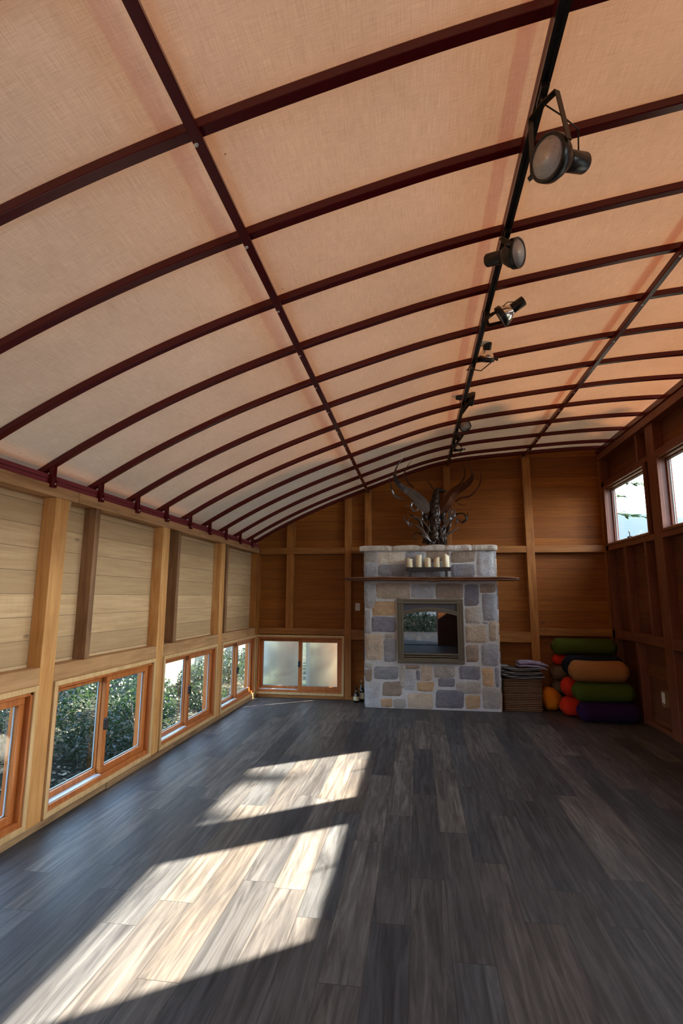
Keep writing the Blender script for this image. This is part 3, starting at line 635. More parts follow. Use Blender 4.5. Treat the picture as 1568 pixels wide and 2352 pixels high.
def stone_block(x0, x1, z0, z1, tone, yf, dep=.012):
    n = max(6, int((x1-x0)/.03)); m_ = max(6, int((z1-z0)/.03)); sd = RS.random()*99; g = []
    j = [RS.uniform(-.010, .010) for _ in range(8)]
    for a in range(n+1):
        r = []
        for b in range(m_+1):
            s, t = a/n, b/m_
            x = x0+(x1-x0)*s; z = z0+(z1-z0)*t
            # wobble the outline and round the corners
            x += (j[0]*(1-s)+j[1]*s)*(1-t)+(j[2]*(1-s)+j[3]*s)*t; z += (j[4]*(1-s)+j[5]*s)*(1-t)+(j[6]*(1-s)+j[7]*s)*t
            ex, ez = min(s, 1-s)*(x1-x0), min(t, 1-t)*(z1-z0); rr = .022
            if ex < rr and ez < rr:
                q = Vector((rr-ex, rr-ez)); L = q.length
                if L > rr: f = rr/L; dx = (rr-ex)*(1-f); dz = (rr-ez)*(1-f); x += dx*(1 if s < .5 else -1); z += dz*(1 if t < .5 else -1)
            nz_ = noise.noise(Vector((x*9, sd, z*9)))*.006; x += noise.noise(Vector((z*14, sd, 3)))*.006; z += noise.noise(Vector((x*14, sd, 9)))*.006
            e = min(ex, ez); h = dep*min(1, (e/.014))**.5+nz_*1.6 if e > 1e-6 else 0
            r.append(bm.verts.new((x, yf-h, z)))
        g.append(r)
    sc_ = RS.uniform(.82, 1.15); c = tuple(q*sc_ for q in tone)
    for a in range(n):
        for b in range(m_):
            f = bm.faces.new((g[a][b], g[a+1][b], g[a+1][b+1], g[a][b+1]))
            for l in f.loops: l[lay] = (*c, 1)
for x0, y0, x1, y1, tone in ST:
    A = at(780+x0/3.5636, 1020+y0/3.5636, FY-.02); B = at(780+x1/3.5636, 1020+y1/3.5636, FY-.02)
    z0_ = max(B.z, .002)
    stone_block(A.x-.004, B.x+.004, max(z0_-.004, .002), min(A.z+.004, 2.148), tone, FY+.001)
def side_stones(xs_, sg):
    z = .0
    while z < 2.1:
        h = RS.uniform(.13, .26); h = min(h, 2.148-z); y = FY+.01
        while y < YB-.05:
            w = min(RS.uniform(.16, .3), YB-.005-y); vs = box(bm, (min(xs_, xs_+sg*.016), y+.006, z+.006), (max(xs_, xs_+sg*.016), y+w-.006, z+h-.006)); c = RS.choice((G, GT, BT, OT, DG, BR, LG))
            for f in set(f for v in vs for f in v.link_faces):
                for l in f.loops: l[lay] = (*c, 1)
            y += w
        z += h
side_stones(X0, -1); side_stones(X1, 1)
link('stone_facing', bm, M['stone'], fp, smooth=True)
# cap of flat stones
cuts = [160, 430, 655, 860, 1082, 1292]
for a, b in zip(cuts, cuts[1:]):
    A = at(780+a/3.5636, 1253, 7.38); B = at(780+b/3.5636, 1253, 7.38)
    bm = BM(); lay = bm.loops.layers.float_color.new('tone'); n = 8; pr = None
    for i in range(n+1):
        x = A.x+.003+(B.x-A.x-.006)*i/n; f = FY-.05+noise.noise(Vector((x*9, 0, 1)))*.018; zt = 2.228+noise.noise(Vector((x*5, 4, 1)))*.010; zb = 2.15
        if i in (0, n): f += .012; zt -= .008
        r = [bm.verts.new(p) for p in ((x, YB-.002, zb), (x, f+.01, zb), (x, f, zb+.025), (x, f+.004, zt-.014), (x, f+.02, zt), (x, YB-.002, zt))]
        if pr:
            for k in range(6): bm.faces.new((pr[k], pr[(k+1) % 6], r[(k+1) % 6], r[k]))
        else: bm.faces.new(r)
        pr = r
    bm.faces.new(pr); c = RS.choice(((.44, .40, .33), (.46, .42, .38), (.42, .36, .28)))
    for f in bm.faces:
        for l in f.loops: l[lay] = (*c, 1)
    link('cap_stone', bm, M['stone'], fp)
# mantel
bm = BM(); n = 60; pr = None
mx0, mx1 = at(790, 1330, 7.25).x, at(1193, 1330, 7.25).x
for i in range(n+1):
    s = i/n; x = mx0+(mx1-mx0)*s; e = min(1, min(s, 1-s)*16)**.5; f = 7.225+noise.noise(Vector((x*4, 0, 7)))*.02; zt = 1.777+noise.noise(Vector((x*3, 5, 7)))*.008; zb = zt-.058+noise.noise(Vector((x*6, 9, 7)))*.010
    zm = (zt+zb)/2; h = (zt-zb)/2*(.55+.45*e); f += (1-e)*.03
    r = [bm.verts.new(p) for p in ((x, FY-.022, zm-h), (x, f+.035, zm-h), (x, f+.010, zm-h*.6), (x, f+.016, zm-h*.1), (x, f, zm+h*.35), (x, f+.012, zm+h*.9), (x, f+.03, zm+h), (x, FY-.022, zm+h))]
    if pr:
        for k in range(8): bm.faces.new((pr[k], pr[(k+1) % 8], r[(k+1) % 8], r[k]))
    else: bm.faces.new(r)
    pr = r
bm.faces.new(pr); tag(link('mantel_shelf', bm, M['mantel'], smooth=False, loc=((mx0+mx1)/2, 7.33, 1.75)), 'dark live-edge wood mantel shelf across the stone fireplace', 'mantel')
# firebox
bm = BM(); box(bm, (OX0, FY+.03, OZ0), (OX1, FY+.34, OZ1)); 
fb = empty('firebox_insert', (.17, FY, OZ0), 'olive bronze metal firebox with arched top and dark reflecting glass', 'fireplace insert')
bmx = BM()
for lo, hi in (((OX0, FY+.32, OZ0), (OX1, FY+.335, OZ1)), ((OX0, FY+.02, OZ0), (OX0+.01, FY+.32, OZ1)), ((OX1-.01, FY+.02, OZ0), (OX1, FY+.32, OZ1)), ((OX0, FY+.02, OZ0), (OX1, FY+.32, OZ0+.01)), ((OX0, FY+.02, OZ1-.01), (OX1, FY+.32, OZ1))): box(bmx, lo, hi)
bm.free(); link('fire_chamber', bmx, M['sooty'], fb)
bm = BM(); a0, a1, b0, b1 = OX0, OX1, OZ0, OZ1; fw = .088
for lo, hi in (((a0, FY-.036, b0), (a1, FY+.02, b0+.055)), ((a0, FY-.036, b1-.068), (a1, FY+.02, b1)), ((a0, FY-.036, b0+.055), (a0+fw, FY+.02, b1-.068)), ((a1-fw, FY-.036, b0+.055), (a1, FY+.02, b1-.068))): box(bm, lo, hi)
df = link('door_frame', bm, M['olive'], fb, bev=.006)
bm = BM()
for z in (b0+.022, b1-.026):
    x = a0+.09
    while x < a1-.09: box(bm, (x, FY-.041, z-.004), (x+.012, FY-.036, z+.004)); x += .022
for x in (a0+.02, a0+.055, a1-.058, a1-.023): box(bm, (x, FY-.040, b0+.06), (x+.004, FY-.036, b1-.075))
link('bead_moulding', bm, M['bronze'], df)
def arcz(x): t = (x-(a0+a1)/2)/((a1-a0)/2-fw); return b1-.115-.055*t*t
bm = BM(); n = 24; pr = None
for i in range(n+1):
    x = a0+fw+(a1-a0-2*fw)*i/n; z = arcz(x); r = [bm.verts.new(p) for p in ((x, FY-.034, z-.058), (x, FY-.034, z), (x, FY+.01, z), (x, FY+.01, z-.058))]
    if pr:
        for k in range(4): bm.faces.new((pr[k], pr[(k+1) % 4], r[(k+1) % 4], r[k]))
    pr = r
ab = link('arch_bar', bm, M['olive'], fb, bev=.004)
bm = BM(); x = a0+fw+.02
while x < a1-fw-.02: z = arcz(x)-.029; box(bm, (x, FY-.039, z-.004), (x+.012, FY-.033, z+.004)); x += .022
link('bead_moulding', bm, M['bronze'], ab)
bm = BM(); n = 24
for i in range(n):
    xa, xb = a0+fw+(a1-a0-2*fw)*i/n, a0+fw+(a1-a0-2*fw)*(i+1)/n
    q = [bm.verts.new(p) for p in ((xa, FY-.012, arcz(xa)-.001), (xb, FY-.012, arcz(xb)-.001), (xb, FY-.012, b1-.067), (xa, FY-.012, b1-.067))]; bm.faces.new(q)
link('upper_grille', bm, mat_plain('blue_grey_mesh', (.07, .07, .09), .6, 0, .4, 200, .3), fb)
bm = BM(); box(bm, (a0+fw, FY-.004, b0+.13), (a1-fw, FY+.002, b1-.15)); link('glass_pane', bm, M['fireglass'], fb)
bm = BM(); box(bm, (a0+fw, FY-.03, b0+.055), (a1-fw, FY+.01, b0+.075)); box(bm, (a0+fw, FY-.022, b0+.085), (a1-fw, FY+.01, b0+.102)); box(bm, (a0+fw, FY-.016, b0+.112), (a1-fw, FY+.01, b0+.135)); link('lower_louvre', bm, M['olive'], fb, bev=.002)
# candles on stand
SY = 7.325
S0, S1 = at(780+541/3.5636, 1305, SY), at(780+906/3.5636, 1305, SY); zt = at(930, 1303.5, SY).z; mz = 1.781
st = empty('candle_riser', ((S0.x+S1.x)/2, SY, mz), 'low black metal riser on the mantel holding five candles', 'candle holder')
bm = BM(); box(bm, (S0.x, SY-.05, zt-.052), (S1.x, SY+.05, zt-.012)); box(bm, (S0.x, SY-.052, zt-.014), (S1.x, SY+.052, zt)); link('tray', bm, M['black'], st, bev=.003)
for a in (567, 862):
    A, B = at(780+a/3.5636, 1320, SY), at(780+(a+20)/3.5636, 1320, SY); bm = BM(); box(bm, (A.x, SY-.045, mz), (B.x, SY+.045, zt-.051)); link('leg', bm, M['black'], st)
CL = ['leftmost short ivory pillar candle on the black riser', 'tall ivory pillar candle, second from left on the riser', 'middle ivory pillar candle on the black riser', 'ivory pillar candle second from right, with a hollow melted top', 'tall ivory pillar candle at the right end of the riser']
for i, (a, b, tp) in enumerate(((547, 598, 935), (620, 672, 908), (695, 747, 931), (768, 820, 934), (843, 897, 906))):
    A, B, T = at(780+a/3.5636, 1300, SY), at(780+b/3.5636, 1300, SY), at(940, 1020+tp/3.5636, SY).z
    r = (B.x-A.x)/2; cx = (A.x+B.x)/2; cnd = empty('pillar_candle', (cx, SY, zt), CL[i], 'candle', 'five ivory candles on the mantel')
    bm = BM(); seg = 28; rings = []
    for rr, fz in ((r*.94, 0), (r, .004), (r, 1), (r*.88, 1.0), (r*.7, .88), (.0005, .86)):
        ring = []
        for k in range(seg):
            an = 2*math.pi*k/seg; cxk, sk = math.cos(an), math.sin(an); top = T-(.018*max(0, cxk)*(1 if i != 3 else -1)+.006*math.sin(3*an+i)) if i not in (1,) else T-.012*max(0, -cxk)-.005*math.sin(3*an)
            z = zt+(.0 if fz == 0 else .004) if fz < .01 else zt+(top-zt)*fz
            ring.append(bm.verts.new((cx+rr*cxk, SY+rr*sk, z)))
        rings.append(ring)
    for p, q in zip(rings, rings[1:]):
        for k in range(seg): bm.faces.new((p[k], p[(k+1) % seg], q[(k+1) % seg], q[k]))
    bm.faces.new(rings[0][::-1]); wx = link('wax', bm, M['wax'], cnd, smooth=True)
    bm = BM(); h = zt+(T-zt)*.85; tube(bm, [(cx, SY, h-.01), (cx+.001, SY, h+.012)], .0018, 6); link('wick', bm, M['wick'], wx)

# ------------------------------------------------------------------ metal sculpture on the cap
SYc = 7.60
def sp(u, v, dy=0): return at(870+u/6.03, 1030+v/6.03, SYc+dy)
sc = empty('metal_sculpture', sp(770, 1335), 'dark welded metal creature sculpture with curling horns and blades on the chimney cap', 'sculpture')
def smoothpath(pts, n=26):
    out = []; P = [pts[0]]+pts+[pts[-1]]
    for i in range(1, len(P)-2):
        for s in range(n//(len(pts)-1)+1):
            t = s/(n//(len(pts)-1)+1); a, b, c, d = P[i-1], P[i], P[i+1], P[i+2]
            out.append(.5*((2*b)+(c-a)*t+(2*a-5*b+4*c-d)*t*t+(3*b-3*c+d-a)*t**3))
    out.append(P[-2]); return out
def blade(pts, ws, mat, name='blade', dy=0, curl=.03):
    px = .0010566                          # metres per zoomed pixel at that distance
    w3 = []
    for i, (u, v) in enumerate(pts):       # tall horns lean forward, clear of the roof
        q = sp(u, v, dy); k = (2.7 if q.x < .3 else 1.3)*max(0, q.z-3.12)
        w3.append(sp(u, v, dy-curl*math.sin(i/(len(pts)-1)*3.1)-k))
    path = smoothpath(w3); n = len(path); bm = BM(); pr = None
    for i, p in enumerate(path):
        s = i/(n-1)*(len(ws)-1); k = min(int(s), len(ws)-2); w = (ws[k]*(1-(s-k))+ws[k+1]*(s-k))*px/2; w = max(w, .0012)
        t = (path[min(i+1, n-1)]-path[max(i-1, 0)]).normalized(); sd = t.cross(Vector((0, 1, 0))).normalized(); nn = Vector((0, 1, 0))
        cr = w*.55; th = min(.004, w*.6)
        r = [bm.verts.new(q) for q in (p-sd*w+nn*.0, p-nn*cr, p+sd*w, p+nn*(-cr+th*2))]
        if pr:
            for k2 in range(4): bm.faces.new((pr[k2], pr[(k2+1) % 4], r[(k2+1) % 4], r[k2]))
        else: bm.faces.new(r)
        pr = r
    bm.faces.new(pr); return link(name, bm, mat, sc)
I_, S_, C_ = M['iron'], M['steel'], M['copper']
blade([(690, 880), (600, 750), (480, 640), (370, 570), (265, 490), (222, 380), (255, 240), (365, 105)], [130, 140, 130, 90, 70, 48, 22, 3], S_, 'horn', -.05)
blade([(485, 545), (410, 480), (362, 380), (372, 280), (465, 145)], [30, 30, 24, 14, 3], C_, 'horn')
blade([(355, 697), (275, 685), (200, 630), (160, 500), (125, 350)], [8, 26, 28, 16, 3], S_, 'horn')
blade([(600, 990), (600, 880), (540, 790), (470, 745), (445, 800), (480, 860), (530, 850), (525, 800), (490, 785)], [30, 40, 40, 30, 24, 30, 24, 16, 8], S_, 'curl', -.03)
blade([(775, 1290), (715, 1150), (620, 1020), (510, 950), (430, 960), (400, 1020), (430, 1090), (500, 1100)], [14, 16, 14, 12, 8, 6, 5, 3], S_, 'tendril', -.07)
blade([(465, 1055), (400, 1035), (360, 990), (342, 930)], [30, 34, 22, 3], S_, 'blade', -.05)
blade([(640, 1260), (590, 1190), (520, 1165), (475, 1200), (480, 1250), (530, 1265)], [26, 24, 18, 16, 14, 8], I_, 'curl')
blade([(760, 1310), (680, 1240), (630, 1180), (590, 1120), (500, 1050)], [30, 60, 50, 40, 6], S_, 'blade', -.06)
blade([(720, 1290), (640, 1220), (590, 1210)], [10, 46, 30], S_, 'blade', -.09)
blade([(600, 1090), (560, 1000), (480, 950), (415, 905)], [40, 46, 30, 4], I_, 'blade', -.02)
blade([(840, 900), (930, 770), (1010, 640), (1120, 560), (1230, 480), (1295, 380), (1262, 230)], [150, 150, 140, 100, 90, 50, 3], C_, 'horn', -.03)
blade([(1010, 560), (1120, 490), (1185, 380), (1165, 230), (1080, 130)], [18, 16, 12, 8, 3], I_, 'horn')
blade([(1280, 320), (1250, 210), (1195, 95)], [12, 8, 3], I_, 'horn')
blade([(1060, 740), (1140, 680), (1240, 670), (1340, 590), (1400, 480), (1415, 315)], [20, 16, 24, 26, 18, 3], C_, 'horn')
blade([(1090, 760), (1150, 785), (1215, 788)], [14, 10, 4], I_, 'tendril')
blade([(845, 1150), (920, 1040), (985, 960), (960, 850)], [16, 30, 60, 6], S_, 'blade', -.08)
blade([(990, 985), (1040, 930), (1050, 835)], [60, 40, 4], S_, 'blade', -.08)
blade([(970, 930), (1005, 880), (1018, 785)], [20, 22, 4], S_, 'blade', -.06)
blade([(1000, 960), (1080, 910), (1160, 900), (1205, 940), (1190, 1000), (1130, 1015), (1090, 980), (1120, 955)], [30, 26, 22, 22, 22, 16, 10, 5], I_, 'curl')
blade([(1232, 875), (1215, 980), (1140, 1050)], [4, 20, 8], I_, 'blade')
blade([(1072, 945), (1082, 1010), (1038, 1080)], [6, 22, 5], S_, 'blade', -.05)
blade([(850, 1230), (940, 1190), (1030, 1140), (1112, 1080)], [50, 34, 18, 3], S_, 'blade', -.08)
blade([(785, 1300), (780, 1190), (820, 1115), (875, 1110), (890, 1170)], [10, 12, 12, 10, 8], S_, 'tendril', -.09)
blade([(930, 1180), (970, 1080), (1010, 990)], [40, 44, 10], I_, 'blade')
blade([(900, 1010), (905, 900), (935, 890)], [40, 40, 16], S_, 'blade', -.03)
blade([(860, 1250), (900, 1100), (950, 1000)], [30, 40, 20], I_, 'blade', .02)
blade([(660, 1250), (650, 1100), (600, 1000)], [50, 60, 20], I_, 'blade', .02)
blade([(757, 570), (700, 490), (648, 428)], [14, 10, 4], I_, 'antenna')
blade([(345, 795), (380, 800), (425, 790)], [4, 12, 5], S_, 'tendril')
def lump(prs, mat, name, sub=2):
    me = bpy.data.meshes.new(name); vs = [tuple(p-sc.location) for p, r in prs]
    me.from_pydata(vs, [(i, i+1) for i in range(len(vs)-1)], []); o = bpy.data.objects.new(name, me); COL.objects.link(o); me.materials.append(mat)
    md = o.modifiers.new('skin', 'SKIN')
    for i, (p, r) in enumerate(prs): me.skin_vertices[0].data[i].radius = (r, r*.8)
    me.skin_vertices[0].data[0].use_root = True; md.use_smooth_shade = True
    s = o.modifiers.new('sub', 'SUBSURF'); s.levels = s.render_levels = sub
    if name == 'body':
        tx = bpy.data.textures.new('hammered', 'CLOUDS'); tx.noise_scale = .045; dm = o.modifiers.new('hammered', 'DISPLACE'); dm.texture = tx; dm.strength = .035; dm.texture_coords = 'LOCAL'; s.levels = s.render_levels = 4
    o.parent = sc; return o
px = .0010566
for (a_, b_, c_) in (((640, 1320), (650, 1230), (610, 1150)), ((700, 1330), (690, 1180), (640, 1060)), ((860, 1330), (880, 1200), (930, 1090)), ((900, 1330), (905, 1240), (900, 1160)), ((740, 1330), (720, 1230), (700, 1130)), ((820, 1330), (840, 1210), (850, 1100)), ((680, 1000), (640, 930), (650, 850)), ((860, 1000), (890, 920), (880, 840))):
    blade([a_, b_, c_], [90, 70, 14], I_, 'blade', -.02)
for (u_, v_, r_) in ((745, 880, 55), (800, 900, 50), (830, 990, 40), (715, 1070, 34), (760, 790, 45)):
    bm = BM(); bmesh.ops.create_icosphere(bm, subdivisions=3, radius=r_*.00062*1.7); q = sp(u_, v_, -.065)
    for v in bm.verts: v.co = Vector((v.co.x*.6, v.co.y*.6, v.co.z*1.1))+q
    link('plate', bm, M['steel'] if v_ > 850 and u_ > 780 else I_, sc, smooth=True)
lump([(sp(760, 1318, .0), .15), (sp(765, 1200), .115), (sp(765, 1080), .11), (sp(765, 950), .115), (sp(770, 820), .105), (sp(780, 720), .085), (sp(795, 640), .068), (sp(805, 585), .064), (sp(850, 575), .045), (sp(900, 590), .034), (sp(925, 590), .028)], I_, 'body')
for a in ([(735, 760), (722, 860), (750, 960), (735, 1060)], [(820, 760), (835, 870), (820, 960), (845, 1050)], [(760, 740), (765, 850), (775, 950)], [(700, 1000), (690, 1120), (660, 1230), (640, 1310)], [(830, 1050), (860, 1180), (890, 1310)]):
    lump([(sp(u, v, -.06), r) for (u, v), r in zip(a, (.02, .03, .022, .014))], M['steel'] if a[0][0] in (820, 760) else I_, 'limb', 1)
bm = BM(); c = sp(868, 1331, -.1); lathe(bm, [(.0001, .008), (.045, .006), (.05, 0)], 24, Matrix.Translation((c.x, c.y, 2.232))); link('base_disc', bm, M['steel'], sc)

# ------------------------------------------------------------------ floor things
bz = empty('wicker_basket', at(1202, 1634, 7.52)*Vector((1, 1, 0)) if False else (1.37, 7.62, 0), 'brown woven basket on floor right of the stone fireplace', 'basket')
bx0, bx1, by0, by1, bh = 1.125, 1.635, 7.50, 7.86, .40
bm = BM(); nz = 14
def rrect(x0, x1, y0, y1, r, n=6):
    o = []
    for cx, cy, a in ((x1-r, y1-r, 0), (x0+r, y1-r, 90), (x0+r, y0+r, 180), (x1-r, y0+r, 270)):
        for k in range(n+1): t = math.radians(a+90*k/n); o.append((cx+r*math.cos(t), cy+r*math.sin(t)))
    return o
rings = []
for k in range(nz+1):
    z = bh*k/nz; g = .004*math.sin(k*2.2)-.004*(1-k/nz); o = rrect(bx0-g, bx1+g, by0-g, by1+g, .04); rings.append([bm.verts.new((x, y, z)) for x, y in o])
for k, (dx, z) in enumerate(((.0, bh+.006), (.012, bh+.008), (.022, bh), (.022, .03))):
    rings.append([bm.verts.new((x, y, z)) for x, y in rrect(bx0+dx, bx1-dx, by0+dx, by1-dx, .03)])
for p, q in zip(rings, rings[1:]):
    for k in range(len(p)): bm.faces.new((p[k], p[(k+1) % len(p)], q[(k+1) % len(p)], q[k]))
bm.faces.new(rings[0][::-1]); bm.faces.new(rings[-1]); link('woven_body', bm, M['wicker'], bz, smooth=False)
bm = BM(); tube(bm, [(x, y, bh+.004) for x, y in rrect(bx0-.002, bx1+.002, by0-.002, by1+.002, .04)+[rrect(bx0-.002, bx1+.002, by0-.002, by1+.002, .04)[0]]], .012, 8); link('rim', bm, M['wicker'], bz, smooth=True)
bm = BM(); box(bm, (bx0+.03, by0+.03, .02), (bx1-.03, by1-.03, bh-.02)); link('lining', bm, M['wicker'], bz)
def throw(name, x0, x1, y0, y1, zf, th, mat, label, layers=3, seed=1):
    bm = BM(); n = 28; m_ = 12
    for L in range(layers):
        g = []
        for a in range(n+1):
            r = []
            for b in range(m_):
                t = 2*math.pi*b/m_; s = a/n; x = x0+(x1-x0)*s+math.sin(L*2+seed)*.012; cyy = (y0+y1)/2; yy = cyy+math.copysign(abs(math.cos(t))**.35, math.cos(t))*(y1-y0)/2*(1-.06*L)
                e = min(1, min(s, 1-s)*9)**.5; zz = zf(s)+L*th+th/2+math.copysign(abs(math.sin(t))**.8, math.sin(t))*th*.52*e+noise.noise(Vector((x*7, yy*7, seed+L)))*.012
                r.append(bm.verts.new((x, yy, zz)))
            g.append(r)
        for p, q in zip(g, g[1:]):
            for k in range(m_): bm.faces.new((p[k], p[(k+1) % m_], q[(k+1) % m_], q[k]))
        bm.faces.new(g[0][::-1]); bm.faces.new(g[-1])
    return tag(link(name, bm, mat, smooth=True, loc=((x0+x1)/2, (y0+y1)/2, zf(.5))), label, 'blanket')
throw('knit_blanket', 1.09, 1.66, 7.47, 7.84, lambda s: bh+.012-.02*math.sin(math.pi*s)+.07*max(0, .35-s)+.01, .052, M['knit'], 'folded dark and grey knitted blankets lying in top of the basket', 3, 2)
throw('lilac_blanket', 1.34, 1.73, 7.50, 7.80, lambda s: bh+.165+.02*math.sin(s*3.1)-.03*s, .036, M['lilac'], 'folded lilac striped blanket on top of the grey knitted blankets', 2, 5)
# orange cushion
bm = BM(); bmesh.ops.create_icosphere(bm, subdivisions=4, radius=1)
for v in bm.verts:
    p = v.co.copy(); rad = 1+noise.noise(p*1.6+Vector((3, 1, 2)))*.14+.05*math.sin(math.atan2(p.y, p.x)*7)*max(0, p.z)
    v.co = Vector((1.775+p.x*.135*rad*(1.0-.25*max(0, p.z))-.035*max(0, p.z), 7.64+p.y*.13*rad, max(.003, .160+p.z*.158*rad)))
tag(link('orange_cushion', bm, M['c_orange'], smooth=True, loc=(1.775, 7.64, 0)), 'bright orange round cushion on the floor between basket and bolsters', 'cushion')
# bolsters
def bolster(x0, x1, y, z0, dia, mat, label, hr=.95, bend=0, seed=0):
    r = dia/2; L = x1-x0; zc = z0+r*hr
    root = empty('bolster', ((x0+x1)/2, y, z0), label, 'bolster', 'yoga bolsters stacked in the corner')
    bm = BM(); n = 30; seg = 24; g = []
    for i in range(n+1):
        s = i/n; x = x0+.02+(L-.04)*s; d = min(s, 1-s)*(L-.04); k = (1-(1-min(1, d/(r*.62)))**2.4); rr = r*(.52+.48*k) ; ring = []
        for q in range(seg):
            a = 2*math.pi*q/seg; nn = noise.noise(Vector((x*3+seed, math.cos(a)*1.2, math.sin(a)*1.2)))*.010
            ring.append(bm.verts.new((x, y+(rr+nn)*math.cos(a)*1.05, zc+(rr*hr+nn*.6)*math.copysign(abs(math.sin(a))**.9, math.sin(a))-bend*math.sin(math.pi*s))))
        g.append(ring)
    for p, q in zip(g, g[1:]):
        for k in range(seg): bm.faces.new((p[k], p[(k+1) % seg], q[(k+1) % seg], q[k]))
    link('cover', bm, mat, root, smooth=True)
    for e, (xx, sgn) in enumerate(((x0+.02, -1), (x1-.02, 1))):
        bm = BM(); mt = Matrix.Translation((xx, y, zc))@Matrix.Rotation(sgn*math.pi/2, 4, 'Y')@Matrix.Diagonal((hr, 1.05, 1, 1))
        lathe(bm, [(r*.52, -.004), (r*.51, .006), (r*.40, .014), (.0001, .018)], 24, mt); link('end_cap', bm, mat, root, smooth=True)
    return root
def bpx(u0, u1, vt, vb, y, mat, label, seed=0, bend=0):
    zt_, zb_ = at((u0+u1)/2, vt, y).z, at((u0+u1)/2, vb, y).z; x0, x1 = at(u0, vb, y).x, at(u1, vb, y).x
    d = zt_-zb_; return bolster(x0, x1, y, max(zb_, .001), d/.95, mat, label, .95, bend, seed)
# front stack
zz = [0.0, .245, .475]; hh = [.26, .245, .262]
bolster(1.93, 2.66, 7.06, .001, .262, M['c_purple'], 'dark purple bolster at the bottom of the front stack', .95, 0, 1)
bolster(1.885, 2.61, 7.06, .243, .252, M['c_green'], 'olive green bolster in the middle of the front stack', .93, .004, 2)
bolster(1.86, 2.56, 7.06, .472, .275, M['c_tan'], 'tan bolster on top of the front stack', .95, .006, 3)
# middle stack
bolster(1.80, 2.5, 7.345, .001, .26, M['c_red'], 'bright red bolster on the floor behind the purple one', .95, 0, 4)
bolster(1.825, 2.52, 7.345, .243, .26, M['c_red'], 'bright red bolster behind the front stack, second from the floor', .95, 0, 5)
bolster(1.86, 2.62, 7.345, .487, .29, M['c_navy'], 'near-black navy bolster lying behind the tan one', .95, 0, 6)
# back stack
bolster(1.80, 2.45, 7.70, .001, .22, M['c_navy'], 'near-black bolster at the bottom of the rear stack by the wall', .95, 0, 7)
bolster(1.79, 2.45, 7.70, .205, .20, M['c_brown'], 'brown bolster in the rear stack, second from the floor', .95, 0, 8)
bolster(1.775, 2.45, 7.70, .392, .21, M['c_brown'], 'brown bolster in the rear stack, under the small red one', .95, 0, 9)
bolster(1.82, 2.48, 7.70, .588, .155, M['c_red'], 'red bolster near the top of the rear stack under the green one', .95, 0, 10)
bolster(1.81, 2.66, 7.66, .73, .235, M['c_green'], 'green bolster on top of the rear stack against the wall', .95, 0, 11)
# bottles
def bottle(x, y, r, h, label, neck, squat=False):
    o = empty('bottle', (x, y, 0), label, 'bottle'); bm = BM()
    lathe(bm, [(r*.9, 0), (r, .006), (r, h*.52), (r*.85, h*.60), (r*.36, h*.70), (r*.33, h*.93), (r*.38, h*.94), (r*.38, h*.97)], 20, Matrix.Translation((x, y, 0))); gb = link('glass_body', bm, M['bottle'], o, smooth=True)
    bm = BM(); lathe(bm, [(r*1.012, h*.14), (r*1.015, h*.15), (r*1.015, h*.40), (r*1.012, h*.41)], 20, Matrix.Translation((x, y, 0))); link('paper_label', bm, M['labelp'], gb, smooth=True)
    bm = BM(); lathe(bm, [(r*.42, h*.78 if neck else h*.92), (r*.42, h), (r*.1, h+.002)], 16, Matrix.Translation((x, y, 0))); link('cap', bm, M['foil'] if neck else M['black'], gb, smooth=True)
bottle(-.895, 7.74, .042, .21, 'short dark bottle with a cream label on floor left of the fireplace', False)
bottle(-.825, 7.80, .036, .31, 'tall dark bottle with copper foil neck beside the fireplace', True)
# plates
def plate(name, c, ax, label):
    o = empty(name, c, label, 'switch' if 'switch' in name else 'outlet'); w, h = .036, .058
    bm = BM(); box(bm, (c[0]-w, c[1]-.006, c[2]-h), (c[0]+w, c[1], c[2]+h)) if ax == 1 else box(bm, (c[0]-.006, c[1]-w, c[2]-h), (c[0], c[1]+w, c[2]+h)); link('cover_plate', bm, M['plate'], o, bev=.003)
    bm = BM()
    if ax == 1: box(bm, (c[0]-.006, c[1]-.014, c[2]-.012), (c[0]+.006, c[1]-.005, c[2]+.012))
    else: box(bm, (c[0]-.009, c[1]-.017, c[2]-.038), (c[0]-.005, c[1]+.017, c[2]+.038))
    link('toggle' if ax == 1 else 'socket', bm, M['plate'], o)
p = at(821, 1394, YBb); plate('light_switch', (p.x, YBb, p.z), 1, 'ivory light switch on back wall left of the fireplace')
bm = BM(); box(bm, (XR+.006, 6.46, .30), (XRb, 6.56, .47)); TR[0] += 1; tag(link('trim_%d' % TR[0], bm, M['postd'], bev=.003), 'wood backing block for the outlet on the right wall', 'block', kind='structure')
plate('power_outlet', (XR+.006, 6.50, .40), 0, 'white power outlet low on the right wall near the bolsters')

# ------------------------------------------------------------------ outside
bm = BM(); n = 60; g = []
for i in range(n+1):
    r = []
    for j in range(n+1):
        x = -40+80*i/n; y = -45+90*j/n; d = max(0, -x-4.2); z = -.55+.16*min(d, 9)*(1 if y < 12 else 1)+noise.noise(Vector((x*.4, y*.4, 0)))*.12
        if x > 3.5: z = -.55-.10*min(x-3.5, 20)
        r.append(bm.verts.new((x, y, z)))
    g.append(r)
for i in range(n):
    for j in range(n): bm.faces.new((g[i][j], g[i+1][j], g[i+1][j+1], g[i][j+1]))
tag(link('garden_ground', bm, M['ground'], smooth=True), 'garden ground strewn with dry leaves outside the low windows', 'ground', kind='structure')
bm = BM(); box(bm, (-5.35, 9.7, -.45), (-5.2, 17, 2.2)); tag(link('garden_wall', bm, M['shade_siding']), 'pale grey-green wall outside beyond the left windows', 'wall')
bm = BM(); box(bm, (-3.6, -9.0, -.16), (3.0, YF-.2, -.03)); tag(link('deck', bm, M['floor']), 'dark plank deck outside the doorway behind the viewpoint', 'deck', kind='structure')
